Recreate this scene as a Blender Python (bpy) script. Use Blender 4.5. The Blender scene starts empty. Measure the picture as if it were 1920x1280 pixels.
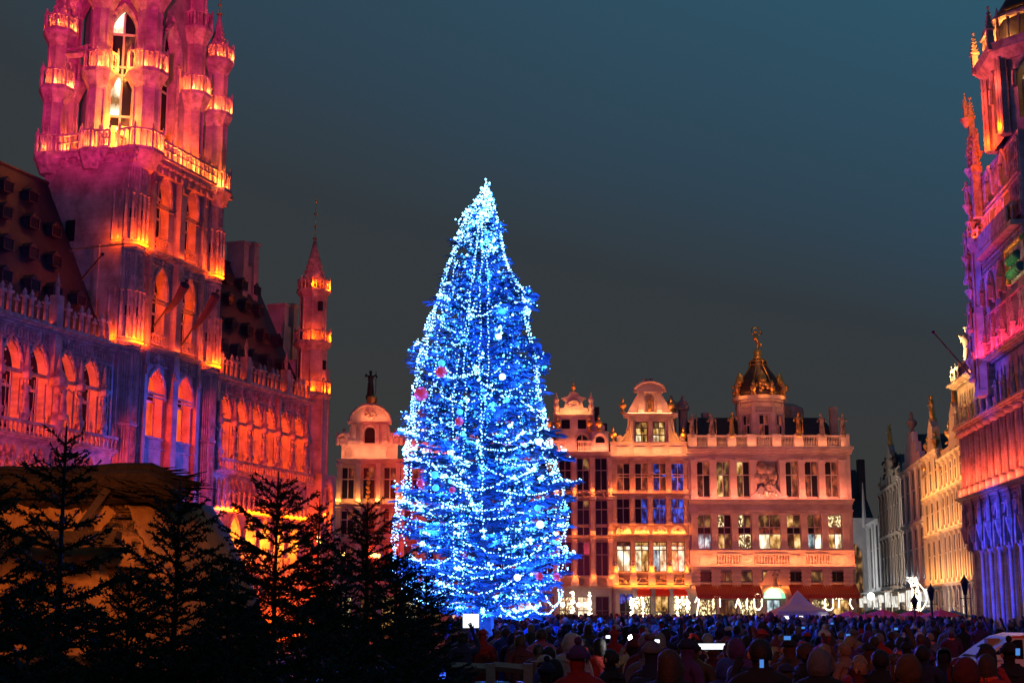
import bpy, math, random
from math import sin, cos, pi, radians, sqrt
R = random.Random(7)
SC = bpy.context.scene; COL = SC.collection

# ---------------------------------------------------------------- camera
F = 2670.0; PITCH = radians(10.6); CH = 2.2
cam = bpy.data.cameras.new('camera'); cam.sensor_width = 36; cam.lens = F/1920*36
cam.clip_start = .2; cam.clip_end = 3000
co = bpy.data.objects.new('camera', cam); COL.objects.link(co)
co.location = (0, 0, CH); co.rotation_euler = (pi/2+PITCH, 0, 0); SC.camera = co

# ---------------------------------------------------------------- dusk sky
W = bpy.data.worlds.new('World'); SC.world = W; W.use_nodes = True
nt = W.node_tree; nt.nodes.clear()
def N(nt, t, **k):
    n = nt.nodes.new(t)
    for a, b in k.items():
        if a in n.inputs: n.inputs[a].default_value = b
        else: setattr(n, a, b)
    return n
tc = N(nt, 'ShaderNodeTexCoord'); sp = N(nt, 'ShaderNodeSeparateXYZ'); rp = N(nt, 'ShaderNodeValToRGB')
ns = N(nt, 'ShaderNodeTexNoise', Scale=2.2, Detail=2.0)
ma = N(nt, 'ShaderNodeMath', operation='MULTIPLY_ADD'); ma.inputs[1].default_value = .06; 
mb2 = N(nt, 'ShaderNodeMath', operation='ADD'); mb2.inputs[1].default_value = -.03
bg = N(nt, 'ShaderNodeBackground', Strength=1.0); wo = N(nt, 'ShaderNodeOutputWorld')
L = nt.links.new
L(tc.outputs['Generated'], sp.inputs[0]); L(tc.outputs['Generated'], ns.inputs['Vector'])
mx_ = N(nt, 'ShaderNodeMath', operation='MULTIPLY_ADD'); mx_.inputs[1].default_value = .9; mx_.inputs[2].default_value = .83; L(sp.outputs['X'], mx_.inputs[0]); mz_ = N(nt, 'ShaderNodeMath', operation='MULTIPLY'); L(mx_.outputs[0], mz_.inputs[0]); L(sp.outputs['Z'], mz_.inputs[1])
L(ns.outputs[0], ma.inputs[0]); L(mz_.outputs[0], ma.inputs[2]); L(ma.outputs[0], mb2.inputs[0])
L(mb2.outputs[0], rp.inputs[0]); L(rp.outputs[0], bg.inputs[0]); L(bg.outputs[0], wo.inputs[0])
def s2l(r, g, b): return tuple(((c/255)/12.92 if c/255 <= .04045 else ((c/255+.055)/1.055)**2.4) for c in (r, g, b))+(1,)
e = rp.color_ramp.elements
e[0].position = 0.0; e[0].color = s2l(58, 56, 54)
e[1].position = .43; e[1].color = s2l(46, 84, 103)
for p_, c_ in ((.1, (55, 56, 56)), (.2, (50, 57, 62)), (.27, (47, 67, 82)), (.35, (46, 76, 94)), (.8, (30, 66, 96))):
    q = e.new(p_); q.color = s2l(*c_)
SC.view_settings.view_transform = 'Standard'; SC.view_settings.look = 'None'
SC.view_settings.exposure = 0; SC.view_settings.gamma = 1
cy = SC.cycles; cy.use_denoising = True; cy.max_bounces = 5; cy.diffuse_bounces = 2; cy.glossy_bounces = 2
cy.transparent_max_bounces = 8; cy.sample_clamp_indirect = 4; cy.use_light_tree = True; cy.caustics_reflective = False

# ---------------------------------------------------------------- frames: a facade plane standing in the world
def ray(px, py):
    x = (px-960)/F; y = (640-py)/F; c, s = cos(PITCH), sin(PITCH)
    return (x, c-s*y, s+c*y)
class Frame:
    def __init__(s, ox, oy, ang):
        s.o = (ox, oy); s.a = ang; s.u = (cos(ang), sin(ang)); s.v = (-sin(ang), cos(ang))
    def at(s, px, py, d=0):
        r = ray(px, py); n = s.v
        t = (d+s.o[0]*n[0]+s.o[1]*n[1])/(r[0]*n[0]+r[1]*n[1])
        x, y = r[0]*t-s.o[0], r[1]*t-s.o[1]
        return (x*s.u[0]+y*s.u[1], CH+r[2]*t)
    def U(s, px, py, d=0): return s.at(px, py, d)[0]
    def Z(s, px, py, d=0): return s.at(px, py, d)[1]
    def w(s, u, d, z): return (s.o[0]+u*s.u[0]+d*s.v[0], s.o[1]+u*s.u[1]+d*s.v[1], z)
FA = Frame(-28.185, 77.916, 1.23412)                 # city hall, left side of the square
FB = Frame(0, 125, 0)                                # guild houses across the end of the square
FC = Frame(30.4, 95.0, math.atan2(-1, -.09))         # museum on the right side
FD = Frame(31.8, 100.0, math.atan2(-1, -.14))        # street houses beyond it

# ---------------------------------------------------------------- materials
def mat(name, col, rough=.8, col2=None, scale=3.0, bump=.3, bscale=None, metal=0, emit=None, estr=0, spec=.4, joints=None):
    m = bpy.data.materials.new(name); m.use_nodes = True; nt = m.node_tree; b = nt.nodes['Principled BSDF']
    b.inputs['Roughness'].default_value = rough; b.inputs['Metallic'].default_value = metal
    b.inputs['Specular IOR Level'].default_value = spec
    b.inputs['Base Color'].default_value = tuple(col)+(1,)
    tc = N(nt, 'ShaderNodeTexCoord')
    if col2 is not None:
        ns = N(nt, 'ShaderNodeTexNoise', Scale=scale, Detail=6.0, Roughness=.65); L = nt.links.new
        L(tc.outputs['Object'], ns.inputs['Vector'])
        rp = N(nt, 'ShaderNodeValToRGB'); rp.color_ramp.elements[0].position = .35; rp.color_ramp.elements[1].position = .68
        rp.color_ramp.elements[0].color = tuple(col2)+(1,); rp.color_ramp.elements[1].color = tuple(col)+(1,)
        L(ns.outputs[0], rp.inputs[0]); out = rp.outputs[0]
        if joints:
            mp = N(nt, 'ShaderNodeMapping'); mp.inputs['Rotation'].default_value = (pi/2, 0, 0)
            L(tc.outputs['Object'], mp.inputs[0])
            bk = N(nt, 'ShaderNodeTexBrick', Scale=joints); bk.inputs['Color1'].default_value = (1, 1, 1, 1)
            bk.inputs['Color2'].default_value = (.9, .9, .9, 1); bk.inputs['Mortar'].default_value = (.78, .78, .78, 1)
            bk.inputs['Mortar Size'].default_value = .012
            L(mp.outputs[0], bk.inputs[0]); mx = N(nt, 'ShaderNodeMixRGB', blend_type='MULTIPLY'); mx.inputs[0].default_value = 1
            L(out, mx.inputs[1]); L(bk.outputs[0], mx.inputs[2]); out = mx.outputs[0]
        L(out, b.inputs['Base Color'])
    if bump:
        n2 = N(nt, 'ShaderNodeTexNoise', Scale=bscale or scale*6, Detail=5.0); bp = N(nt, 'ShaderNodeBump', Strength=bump, Distance=.05)
        nt.links.new(tc.outputs['Object'], n2.inputs['Vector']); nt.links.new(n2.outputs[0], bp.inputs['Height']); nt.links.new(bp.outputs[0], b.inputs['Normal'])
    if emit:
        b.inputs['Emission Color'].default_value = tuple(emit)+(1,); b.inputs['Emission Strength'].default_value = estr
        m.cycles.emission_sampling = 'NONE'
    return m
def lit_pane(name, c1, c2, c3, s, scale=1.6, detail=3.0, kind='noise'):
    # patchy emission colour stands for what shows in the pane: lit room, mirrored lights
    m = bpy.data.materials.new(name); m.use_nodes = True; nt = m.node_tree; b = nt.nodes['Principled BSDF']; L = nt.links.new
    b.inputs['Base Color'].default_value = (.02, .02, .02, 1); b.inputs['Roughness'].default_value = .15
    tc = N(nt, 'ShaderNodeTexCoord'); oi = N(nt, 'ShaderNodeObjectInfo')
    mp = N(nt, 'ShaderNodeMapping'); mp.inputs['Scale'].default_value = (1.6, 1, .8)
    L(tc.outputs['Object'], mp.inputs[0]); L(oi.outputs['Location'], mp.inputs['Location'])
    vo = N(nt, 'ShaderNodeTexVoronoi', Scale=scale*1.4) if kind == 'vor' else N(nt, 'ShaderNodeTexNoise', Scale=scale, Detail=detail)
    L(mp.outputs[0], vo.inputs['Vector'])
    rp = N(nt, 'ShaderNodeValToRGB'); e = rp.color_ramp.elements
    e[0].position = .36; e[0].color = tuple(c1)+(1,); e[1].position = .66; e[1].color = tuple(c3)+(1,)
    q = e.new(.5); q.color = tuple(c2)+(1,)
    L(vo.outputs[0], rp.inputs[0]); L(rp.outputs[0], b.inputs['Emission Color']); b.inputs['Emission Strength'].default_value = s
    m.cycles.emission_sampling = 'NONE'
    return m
M = {}
M['stone'] = mat('pale_stone', (.44, .36, .28), .85, (.19, .15, .12), .8, .5, 9, joints=1.3)
M['carved'] = mat('carved_stone', (.46, .38, .29), .85, (.17, .13, .10), 2.2, .6, 12)
M['stone_b'] = mat('warm_stone', (.44, .36, .28), .8, (.22, .17, .13), 1.0, .25, 8)
M['cream'] = mat('cream_painted_stone', (.56, .48, .40), .75, (.34, .28, .23), .7, .3, 9)
M['grey'] = mat('grey_stone', (.30, .29, .28), .85, (.2, .19, .18), 1.1, .3, 8)
M['white'] = mat('white_render', (.62, .60, .58), .8, (.48, .46, .44), .7, .15, 6)
M['roof'] = mat('dark_slate_roof', (.02, .018, .035), .6, (.01, .009, .018), 3, .5, 18)
M['glass'] = mat('dark_window_glass', (.012, .012, .02), .25, bump=0, spec=.12)
M['glassb'] = lit_pane('glass_painted_blue_mirroring', (.0, .0, .01), (.01, .02, .16), (.05, .13, .9), 1.0, 2.2, 4)  # mirrored blue lights painted into the pane as emission colour
M['warm'] = lit_pane('warm_lit_window', (.05, .02, .005), (.55, .27, .06), (1.3, .85, .35), 1.0, 1.5)
M['dimwarm'] = lit_pane('dim_lit_window', (.01, .004, .002), (.06, .025, .01), (.35, .17, .05), 1.0, 1.3)
M['whitewin'] = lit_pane('white_lit_window', (.25, .13, .04), (1.0, .8, .5), (1.6, 1.5, 1.3), 1.2, 1.1)
M['bluewin'] = lit_pane('cool_lit_window', (.03, .05, .06), (.3, .45, .5), (.9, 1.0, 1.0), 1.0, 1.8)
M['orangewin'] = lit_pane('orange_lit_window', (.5, .03, .004), (1.0, .09, .008), (1.3, .18, .015), 1.0, .8)
M['redwin'] = lit_pane('red_lit_window', (.02, .004, .002), (.12, .02, .012), (.4, .08, .03), 1.0, 1.5)
M['fairy'] = lit_pane('window_full_of_fairy_lights', (.03, .015, .004), (.25, .14, .04), (2.0, 1.7, .9), 1.0, 6.0, 2)
M['frame'] = mat('painted_window_frame', (.35, .3, .26), .5, bump=0)
M['dframe'] = mat('dark_window_frame', (.05, .045, .045), .5, bump=0)
M['gold'] = mat('gilded_metal', (.85, .55, .16), .32, (.5, .3, .08), 6, .25, 20, metal=.85)
M['iron'] = mat('dark_iron', (.03, .03, .035), .5, bump=0, metal=.6)
M['bronze'] = mat('dark_bronze', (.06, .045, .04), .45, (.03, .02, .02), 4, .2, metal=.4)
M['awning'] = mat('red_awning_cloth', (.30, .03, .02), .8, (.2, .02, .015), 2, .2)
M['redcloth'] = mat('bright_red_parasol_cloth', (.6, .05, .02), .8, (.42, .03, .015), 2, .1)
M['greencloth'] = mat('green_parasol_cloth', (.02, .16, .06), .8, (.015, .1, .04), 2, .1)
M['tent'] = mat('white_tent_cloth', (.62, .56, .56), .7, (.5, .45, .45), 1, .1)
M['panel'] = mat('lit_white_panel', (.7, .7, .7), .6, bump=0, emit=(1, .97, .93), estr=1.6)
M['signlit'] = lit_pane('lit_shop_sign', (.25, .22, .18), (.9, .85, .75), (1.3, 1.25, 1.15), .9, 1.2)
M['screen'] = mat('lit_screen', (.4, .4, .4), .4, bump=0, emit=(.85, .97, 1), estr=2.2)
M['phone'] = mat('lit_phone_screen', (.1, .1, .1), .3, bump=0, emit=(.08, .35, 1), estr=.7)
M['bulbw'] = mat('warm_white_bulb', (.8, .7, .5), .4, bump=0, emit=(1, .84, .55), estr=5)
M['lampw'] = mat('white_lamp', (.9, .9, .9), .3, bump=0, emit=(1, 1, .95), estr=14)
M['green_l'] = mat('green_lit_glass', (.1, .4, .2), .3, bump=0, emit=(.25, 1, .45), estr=1.3)
M['amber'] = mat('amber_lamp', (.8, .5, .1), .3, bump=0, emit=(1, .5, .1), estr=5)
M['wood'] = mat('dark_rough_timber', (.05, .03, .02), .85, (.025, .015, .01), 4, .5)
M['rail'] = mat('pale_timber_rail', (.35, .3, .22), .8, (.25, .2, .15), 4, .3)
M['canvas'] = mat('crumpled_tan_canvas', (.36, .20, .085), .9, (.2, .10, .04), 1.6, .9, 4)
M['thatch'] = mat('dark_brushwood', (.035, .02, .012), .95, (.015, .008, .005), 8, .8, 30)
M['steel'] = mat('galvanised_steel', (.35, .37, .4), .4, bump=0, metal=.8)
M['needle'] = mat('dark_fir_needles', (.022, .035, .02), .7, (.012, .02, .012), 6, 0)
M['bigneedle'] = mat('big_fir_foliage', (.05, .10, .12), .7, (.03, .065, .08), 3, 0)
M['bark'] = mat('fir_bark', (.06, .045, .035), .9, (.03, .022, .018), 6, .5)
M['cobble'] = mat('wet_cobbles', (.11, .10, .095), .55, (.06, .055, .05), 1.5, .8, 5)
M['van'] = mat('white_van_paint', (.72, .72, .72), .25, bump=0, spec=.6)
M['rubber'] = mat('black_rubber', (.02, .02, .02), .8, bump=0)
M['vanred'] = mat('orange_red_stripe', (.7, .08, .02), .4, bump=0)
M['bulb'] = mat('ice_blue_led', (.6, .8, 1), .4, bump=0, emit=(.3, .72, 1), estr=6)
M['bulbd'] = mat('dim_cyan_led', (.3, .6, 1), .4, bump=0, emit=(.025, .33, 1), estr=2.0)
M['flagcloth'] = mat('dark_flag_cloth', (.03, .01, .03), .8, bump=0)
M['bulbp'] = mat('bright_blue_led', (.6, .8, 1), .4, bump=0, emit=(.05, .38, 1), estr=3.4)

# ---------------------------------------------------------------- mesh kit
class MB:
    def __init__(s): s.v = []; s.f = []
    def add(s, vs, fs):
        b = len(s.v); s.v += vs; s.f += [tuple(i+b for i in f) for f in fs]; return s
    def box(s, x0, x1, y0, y1, z0, z1):
        return s.add([(x0,y0,z0),(x1,y0,z0),(x1,y1,z0),(x0,y1,z0),(x0,y0,z1),(x1,y0,z1),(x1,y1,z1),(x0,y1,z1)],
                     [(0,3,2,1),(4,5,6,7),(0,1,5,4),(1,2,6,5),(2,3,7,6),(3,0,4,7)])
    def prism(s, poly, y0, y1):                      # poly in x,z, pushed along y
        n = len(poly); vs = [(x, y0, z) for x, z in poly]+[(x, y1, z) for x, z in poly]
        return s.add(vs, [tuple(range(n)), tuple(range(2*n-1, n-1, -1))]+[(i, i+n, (i+1) % n+n, (i+1) % n) for i in range(n)])
    def zprism(s, poly, z0, z1, k=1.0, c=None):
        n = len(poly); cx = sum(p[0] for p in poly)/n if c is None else c[0]; cy_ = sum(p[1] for p in poly)/n if c is None else c[1]
        vs = [(x, y, z0) for x, y in poly]+[(cx+(x-cx)*k, cy_+(y-cy_)*k, z1) for x, y in poly]
        return s.add(vs, [tuple(range(n-1, -1, -1)), tuple(range(n, 2*n))]+[(i, (i+1) % n, (i+1) % n+n, i+n) for i in range(n)])
    def lathe(s, prof, n=10, cx=0, cy=0, cz=0, a0=0, sx=1, sy=1):
        vs = []; fs = []
        for r, z in prof: vs += [(cx+sx*r*cos(a0+2*pi*i/n), cy+sy*r*sin(a0+2*pi*i/n), cz+z) for i in range(n)]
        for j in range(len(prof)-1): fs += [(j*n+i, j*n+(i+1) % n, (j+1)*n+(i+1) % n, (j+1)*n+i) for i in range(n)]
        fs += [tuple(range(n-1, -1, -1)), tuple(range((len(prof)-1)*n, len(prof)*n))]
        return s.add(vs, fs)
    def tube(s, pts, r0, r1=None, n=5):
        r1 = r0 if r1 is None else r1; vs = []; fs = []; m = len(pts)
        for j, p in enumerate(pts):
            a = pts[max(j-1, 0)]; b = pts[min(j+1, m-1)]
            d = [b[i]-a[i] for i in range(3)]; l = sqrt(sum(q*q for q in d)) or 1; d = [q/l for q in d]
            h = (0, 0, 1) if abs(d[2]) < .9 else (1, 0, 0)
            e1 = (d[1]*h[2]-d[2]*h[1], d[2]*h[0]-d[0]*h[2], d[0]*h[1]-d[1]*h[0]); l = sqrt(sum(q*q for q in e1)); e1 = [q/l for q in e1]
            e2 = (d[1]*e1[2]-d[2]*e1[1], d[2]*e1[0]-d[0]*e1[2], d[0]*e1[1]-d[1]*e1[0])
            r = r0+(r1-r0)*j/max(m-1, 1)
            vs += [tuple(p[i]+r*(cos(2*pi*k/n)*e1[i]+sin(2*pi*k/n)*e2[i]) for i in range(3)) for k in range(n)]
        for j in range(m-1): fs += [(j*n+i, (j+1)*n+i, (j+1)*n+(i+1) % n, j*n+(i+1) % n) for i in range(n)]
        fs += [tuple(range(n)), tuple(range(m*n-1, (m-1)*n-1, -1))]
        return s.add(vs, fs)
    def ball(s, x, y, z, r, n=8, k=5, sz=1.0):
        return s.lathe([(r*max(sin(pi*j/k), .02), -r*sz*cos(pi*j/k)) for j in range(k+1)], n, x, y, z)
    def octa(s, x, y, z, r):
        return s.add([(x+r,y,z),(x-r,y,z),(x,y+r,z),(x,y-r,z),(x,y,z+r),(x,y,z-r)],
                     [(0,2,4),(2,1,4),(1,3,4),(3,0,4),(2,0,5),(1,2,5),(3,1,5),(0,3,5)])
    def mesh(s, name, m, smooth=False):
        me = bpy.data.meshes.new(name); me.from_pydata(s.v, [], s.f)
        for q in (m if isinstance(m, (list, tuple)) else [m]): me.materials.append(M[q] if isinstance(q, str) else q)
        if smooth: me.polygons.foreach_set('use_smooth', [True]*len(me.polygons))
        me.update(); return me
    def build(s, name, m, parent=None, smooth=False, loc=None, **kw):
        return put(name, s.mesh(name, m, smooth), parent, loc, **kw)
def put(name, me, parent=None, loc=None, rz=0, sc=None, kind=None, label=None):
    o = bpy.data.objects.new(name, me); COL.objects.link(o)
    if loc: o.location = loc
    if rz: o.rotation_euler = (0, 0, rz)
    if sc: o.scale = sc if isinstance(sc, tuple) else (sc, sc, sc)
    if parent: o.parent = parent
    if kind: o['kind'] = kind
    if label: o['label'] = label
    return o
def thing(name, label, cat, loc=(0, 0, 0), rz=0, group=None):
    o = put(name, None, None, loc, rz); o['label'] = label; o['category'] = cat
    if group: o['group'] = group
    return o
def tag(o, label, cat, group=None):
    o['label'] = label; o['category'] = cat
    if group: o['group'] = group
    return o

# ---------------------------------------------------------------- lamps (floodlights of the place)
from mathutils import Vector
def lamp(kind, loc, to, col, power, name='floodlight_beam', **k):
    l = bpy.data.lights.new(name, kind); l.color = col; l.energy = power
    for a, b in k.items(): setattr(l, a, b)
    o = bpy.data.objects.new(name, l); COL.objects.link(o); o.location = loc
    if to is not None: o.rotation_euler = (Vector(to)-Vector(loc)).to_track_quat('-Z', 'Y').to_euler()
    return o
def spot(fr, p, t, col, power, ang, blend=.5, rad=.3):
    return lamp('SPOT', fr.w(*p), fr.w(*t), col, power, spot_size=radians(ang), spot_blend=blend, shadow_soft_size=rad)
def strip(fr, u0, u1, d, z, col, power, tilt=.35, wid=.15):
    # a line of small uplighters standing on a ledge
    o = lamp('AREA', fr.w((u0+u1)/2, d, z), None, col, power, shape='RECTANGLE', size=abs(u1-u0), size_y=wid)
    o.rotation_euler = (pi-tilt, 0, fr.a); return o
def dot(fr, u, d, z, col, power, r=.1):
    return lamp('POINT', fr.w(u, d, z), None, col, power, shadow_soft_size=r)
ORANGE = (1, .075, .0); AMBER = (1, .30, .04); RED = (1, .03, .0); PINK = (1, .06, .15); MAG = (1, .02, .22)
BLUE = (.012, .045, 1); PURPLE = (.18, .04, 1); PEACH = (1, .30, .13)

# ---------------------------------------------------------------- facade kit (local: x right, y into the building, z up)
def arch_pts(cx, w, zs, za, kind, n=6):
    if kind == 'r': return [(cx-w/2, zs), (cx+w/2, zs)]
    P = []
    for i in range(n+1):
        if kind == 'p': t = radians(60)*i/n; x = w/2-w*cos(t); z = sin(t)/sin(radians(60))
        else: t = pi/2*i/n; x = -w/2*cos(t); z = sin(t)
        P.append((cx+x, zs+(za-zs)*z))
    return P+[(2*cx-x, z) for x, z in P[-2::-1]]
def wall(name, m, par, x0, x1, z0, z1, holes=(), y=0, dep=.5):
    b = MB(); x = x0
    q = lambda *p: b.add(list(p), [tuple(range(len(p)))])
    for cx, w, zb, zs, za, kd in sorted(holes):
        l, r = cx-w/2, cx+w/2
        q((x, y, z0), (l, y, z0), (l, y, z1), (x, y, z1))
        if zb > z0: q((l, y, z0), (r, y, z0), (r, y, zb), (l, y, zb))
        A = arch_pts(cx, w, zs, za, kd)
        for (a, za_), (c, zc) in zip(A, A[1:]):
            q((a, y, za_), (c, y, zc), (c, y, z1), (a, y, z1)); q((a, y, za_), (a, y+dep, za_), (c, y+dep, zc), (c, y, zc))
        q((l, y, zb), (l, y+dep, zb), (l, y+dep, zs), (l, y, zs)); q((r, y, zb), (r, y, zs), (r, y+dep, zs), (r, y+dep, zb))
        q((l, y, zb), (r, y, zb), (r, y+dep, zb), (l, y+dep, zb)); x = r
    q((x, y, z0), (x1, y, z0), (x1, y, z1), (x, y, z1))
    q((x0, y+dep, z0), (x1, y+dep, z0), (x1, y+dep, z1), (x0, y+dep, z1)); q((x0, y, z1), (x1, y, z1), (x1, y+dep, z1), (x0, y+dep, z1))
    for xx in (x0, x1): q((xx, y, z0), (xx, y+dep, z0), (xx, y+dep, z1), (xx, y, z1))
    return b.build(name, m, par)
def window(par, cx, w, zb, zt, y, pane, nx=2, tr=(.6,), fr='frame', bar=.07, kind='r', zs=None):
    """frame with mullions and transoms; each light of glass a pane of its own"""
    b = MB(); l, r = -w/2, w/2; H = zt-zb
    zs_ = H if kind == 'r' else zs-zb
    b.box(l, l+bar, -.08, 0, 0, zs_); b.box(r-bar, r, -.08, 0, 0, zs_); b.box(l+bar, r-bar, -.08, 0, 0, bar)
    if kind == 'r': b.box(l+bar, r-bar, -.08, 0, H-bar, H)
    for i in range(1, nx): b.box(l+w*i/nx-bar/2, l+w*i/nx+bar/2, -.07, -.002, bar, H-bar)
    Z = [0]+[t*H for t in tr]+[H]
    for z in Z[1:-1]: b.box(l+bar, r-bar, -.09, -.004, z-bar*.6, z+bar*.6)
    f = b.build('window', fr, par, loc=(cx, y, zb))
    for i in range(nx):
        for j in range(len(Z)-1):
            a, c = l+w*i/nx, l+w*(i+1)/nx
            p = MB()
            pm = pane[(i+j*nx) % len(pane)] if isinstance(pane, (list, tuple)) else pane
            if kind != 'r' and j == len(Z)-2:
                A = [(x, z) for x, z in arch_pts(0, w, zs_, H, kind) if a-1e-4 <= x <= c+1e-4 and z >= Z[j]]
                p.prism([(a, Z[j]), (c, Z[j])]+A[::-1], -.03, -.01)
            else: p.box(a, c, -.03, -.01, Z[j], Z[j+1])
            p.build('pane', pm, f)
    return f
def hood(par, cx, w, zs, za, kind, y, r=.12, m='carved', name='arch_moulding'):
    A = arch_pts(cx, w, zs, za, kind, 8)
    b = MB().tube([(A[0][0], y, A[0][1]-.5)]+[(x, y, z) for x, z in A]+[(A[-1][0], y, A[-1][1]-.5)], r, n=6)
    return b.build(name, m, par)
def cornice(par, x0, x1, z, h=.3, p=.35, m='stone_b', y=0, name='cornice'):
    b = MB().box(x0, x1, y-p*.4, y+.2, z, z+h*.35); b.box(x0, x1, y-p*.7, y+.2, z+h*.35+.001, z+h*.65); b.box(x0-.05, x1+.05, y-p, y+.2, z+h*.65+.001, z+h)
    return b.build(name, m, par)
def pinnacle_mesh(h=2.0, r=.18, m='carved', croc=True):
    b = MB().lathe([(r, 0), (r, h*.45), (r*1.5, h*.47), (r*1.5, h*.52), (r*.9, h*.55), (r*.15, h*.95), (.02, h)], 4, a0=pi/4)
    if croc:
        for j in range(4):
            rr = r*(.95-.2*j)
            for k in range(4): b.octa(rr*cos(k*pi/2+pi/4), rr*sin(k*pi/2+pi/4), h*(.6+.09*j), r*.38)
        b.ball(0, 0, h, r*.45, 6, 4)
    return b.mesh('pinnacle', m)
PIN = pinnacle_mesh(); PINS = pinnacle_mesh(1.3, .12)
def baluster_row(par, x0, x1, z, h, y, n, m='carved', name='baluster', rail='balustrade_rail'):
    prof = [(.5, 0), (.5, .08), (.28, .14), (.62, .36), (.3, .68), (.28, .84), (.5, .9), (.5, 1)]
    hb = h-.2; r = min(.16, (x1-x0)/n*.4)
    me = MB().lathe([(a*r*1.4, b*hb) for a, b in prof], 6).mesh(name, m)
    for i in range(n): put(name, me, par, (x0+(x1-x0)*(i+.5)/n, y, z+.08))
    MB().box(x0, x1, y-.2, y+.2, z, z+.079).box(x0, x1, y-.2, y+.2, z+h-.12, z+h).build(rail, m, par)
def statue_mesh(seed, h=1.8, m='carved', arm=0):
    q = random.Random(seed); b = MB(); k = h/1.8
    ld = q.uniform(-.06, .06)
    b.lathe([(.26*k, 0), (.28*k, .06*k), (.22*k, .3*k), (.2*k, .7*k), (.17*k, .95*k), (.21*k, 1.2*k), (.24*k, 1.4*k), (.1*k, 1.5*k), (.06*k, 1.56*k)], 9, sy=.75)
    for i in range(5):
        a = q.uniform(0, 2*pi); b.tube([(.24*k*cos(a), .18*k*sin(a), .05*k), (.2*k*cos(a+.2), .14*k*sin(a+.2), .9*k)], .05*k, .03*k, 4)
    b.ball(ld*k, -.02*k, 1.66*k, .115*k, 8, 6, 1.2); b.lathe([(.13*k, 0), (.14*k, .03*k), (.07*k, .09*k)], 8, ld*k, .0, 1.72*k)
    for s in (-1, 1):
        up = q.random() < .45 or arm == s
        sh = (s*.23*k, 0, 1.4*k); el = (s*.38*k, -.06*k, (1.5 if up else 1.12)*k); ha = (s*(.34 if not up else .42)*k, -.24*k, (1.85 if up and arm else 1.3 if up else 1.1)*k)
        b.tube([sh, el, ha], .075*k, .05*k, 6); b.ball(*ha, .06*k, 6, 4)
    if q.random() < .6: b.tube([(.34*k, -.26*k, .02), (.34*k, -.26*k, 1.75*k)], .025*k, n=4)
    b.lathe([(.34*k, -.3*k), (.34*k, -.02*k), (.3*k, .01)], 6)
    return b.mesh('statue', m, True)
STAT = [statue_mesh(i) for i in range(6)]
GSTAT = [statue_mesh(20+i, 1.9, 'gold') for i in range(3)]
def ring_parapet(par, cx, cy_, z, r, h, n=8, m='carved', name='balcony', posts=2):
    """corbelled octagonal balcony with open tracery"""
    a0 = pi/8; o = MB()
    o.lathe([(r*.62, -h*.95), (r*.8, -h*.6), (r*.95, -h*.3), (r*1.05, -h*.12), (r*1.05, 0)], n, cx, cy_, z, a0)
    bo = o.build(name, m, par)
    t = MB()
    for zz, hh in ((.02, .1), (h-.1, .12)):
        pts = [(cx+r*cos(a0+2*pi*i/n), cy_+r*sin(a0+2*pi*i/n)) for i in range(n)]
        inn = [(cx+(x-cx)*.86, cy_+(y-cy_)*.86) for x, y in pts]
        for i in range(n):
            j = (i+1) % n; p = [pts[i], pts[j], inn[j], inn[i]]; t.zprism(p, z+zz, z+zz+hh)
    for i in range(n):
        x0, y0 = cx+r*.95*cos(a0+2*pi*i/n), cy_+r*.95*sin(a0+2*pi*i/n); x1, y1 = cx+r*.95*cos(a0+2*pi*(i+1)/n), cy_+r*.95*sin(a0+2*pi*(i+1)/n)
        t.lathe([(.09, 0), (.09, h*1.05), (.11, h*1.1), (.02, h*1.35)], 4, x0, y0, z)
        for k in range(1, posts+1): 
            f = k/(posts+1); t.lathe([(.05, .05), (.035, h*.5), (.06, h*.7), (.1, h*.9)], 4, x0+(x1-x0)*f, y0+(y1-y0)*f, z)
    t.build('parapet', m, bo)
    return bo
def spire(par, cx, cy_, z, r, h, n=8, m='carved', rod=1.5):
    b = MB().lathe([(r, 0), (r*.62, h*.35), (r*.32, h*.7), (r*.1, h)], n, cx, cy_, z, pi/8)
    s = b.build('spire', m, par); c = MB()
    for j in range(7):
        f = .04+j*.125; rr = r*(1-f)**1.15*1.02+.03
        for k in range(n): c.octa(cx+rr*cos(2*pi*k/n+pi/8), cy_+rr*sin(2*pi*k/n+pi/8), z+h*f, .13*r/1*(1.25-f*.6))
    c.build('crocket', m, s); g = MB().tube([(cx, cy_, z+h*.95), (cx, cy_, z+h+rod)], .05, .02, 5)
    for j, rr in enumerate((.22, .15, .17, .1)): g.lathe([(.03, -.1), (rr, -.03), (rr, .03), (.03, .1)], 8, cx, cy_, z+h+rod*(.02+.28*j))
    g.build('finial', 'gold', s)
    return s

# ================================================================ GROUND
MB().add([(-600, -200, 0), (600, -200, 0), (600, 1200, 0), (-600, 1200, 0)], [(0, 1, 2, 3)]).build('square_ground', 'cobble', kind='structure')

# ================================================================ CITY HALL (left side of the square)
CHALL = thing('city_hall', 'gothic city hall with a tall floodlit tower, glowing orange, magenta and blue', 'city hall', FA.w(0, 0, 0), FA.a)
P = CHALL
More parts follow.
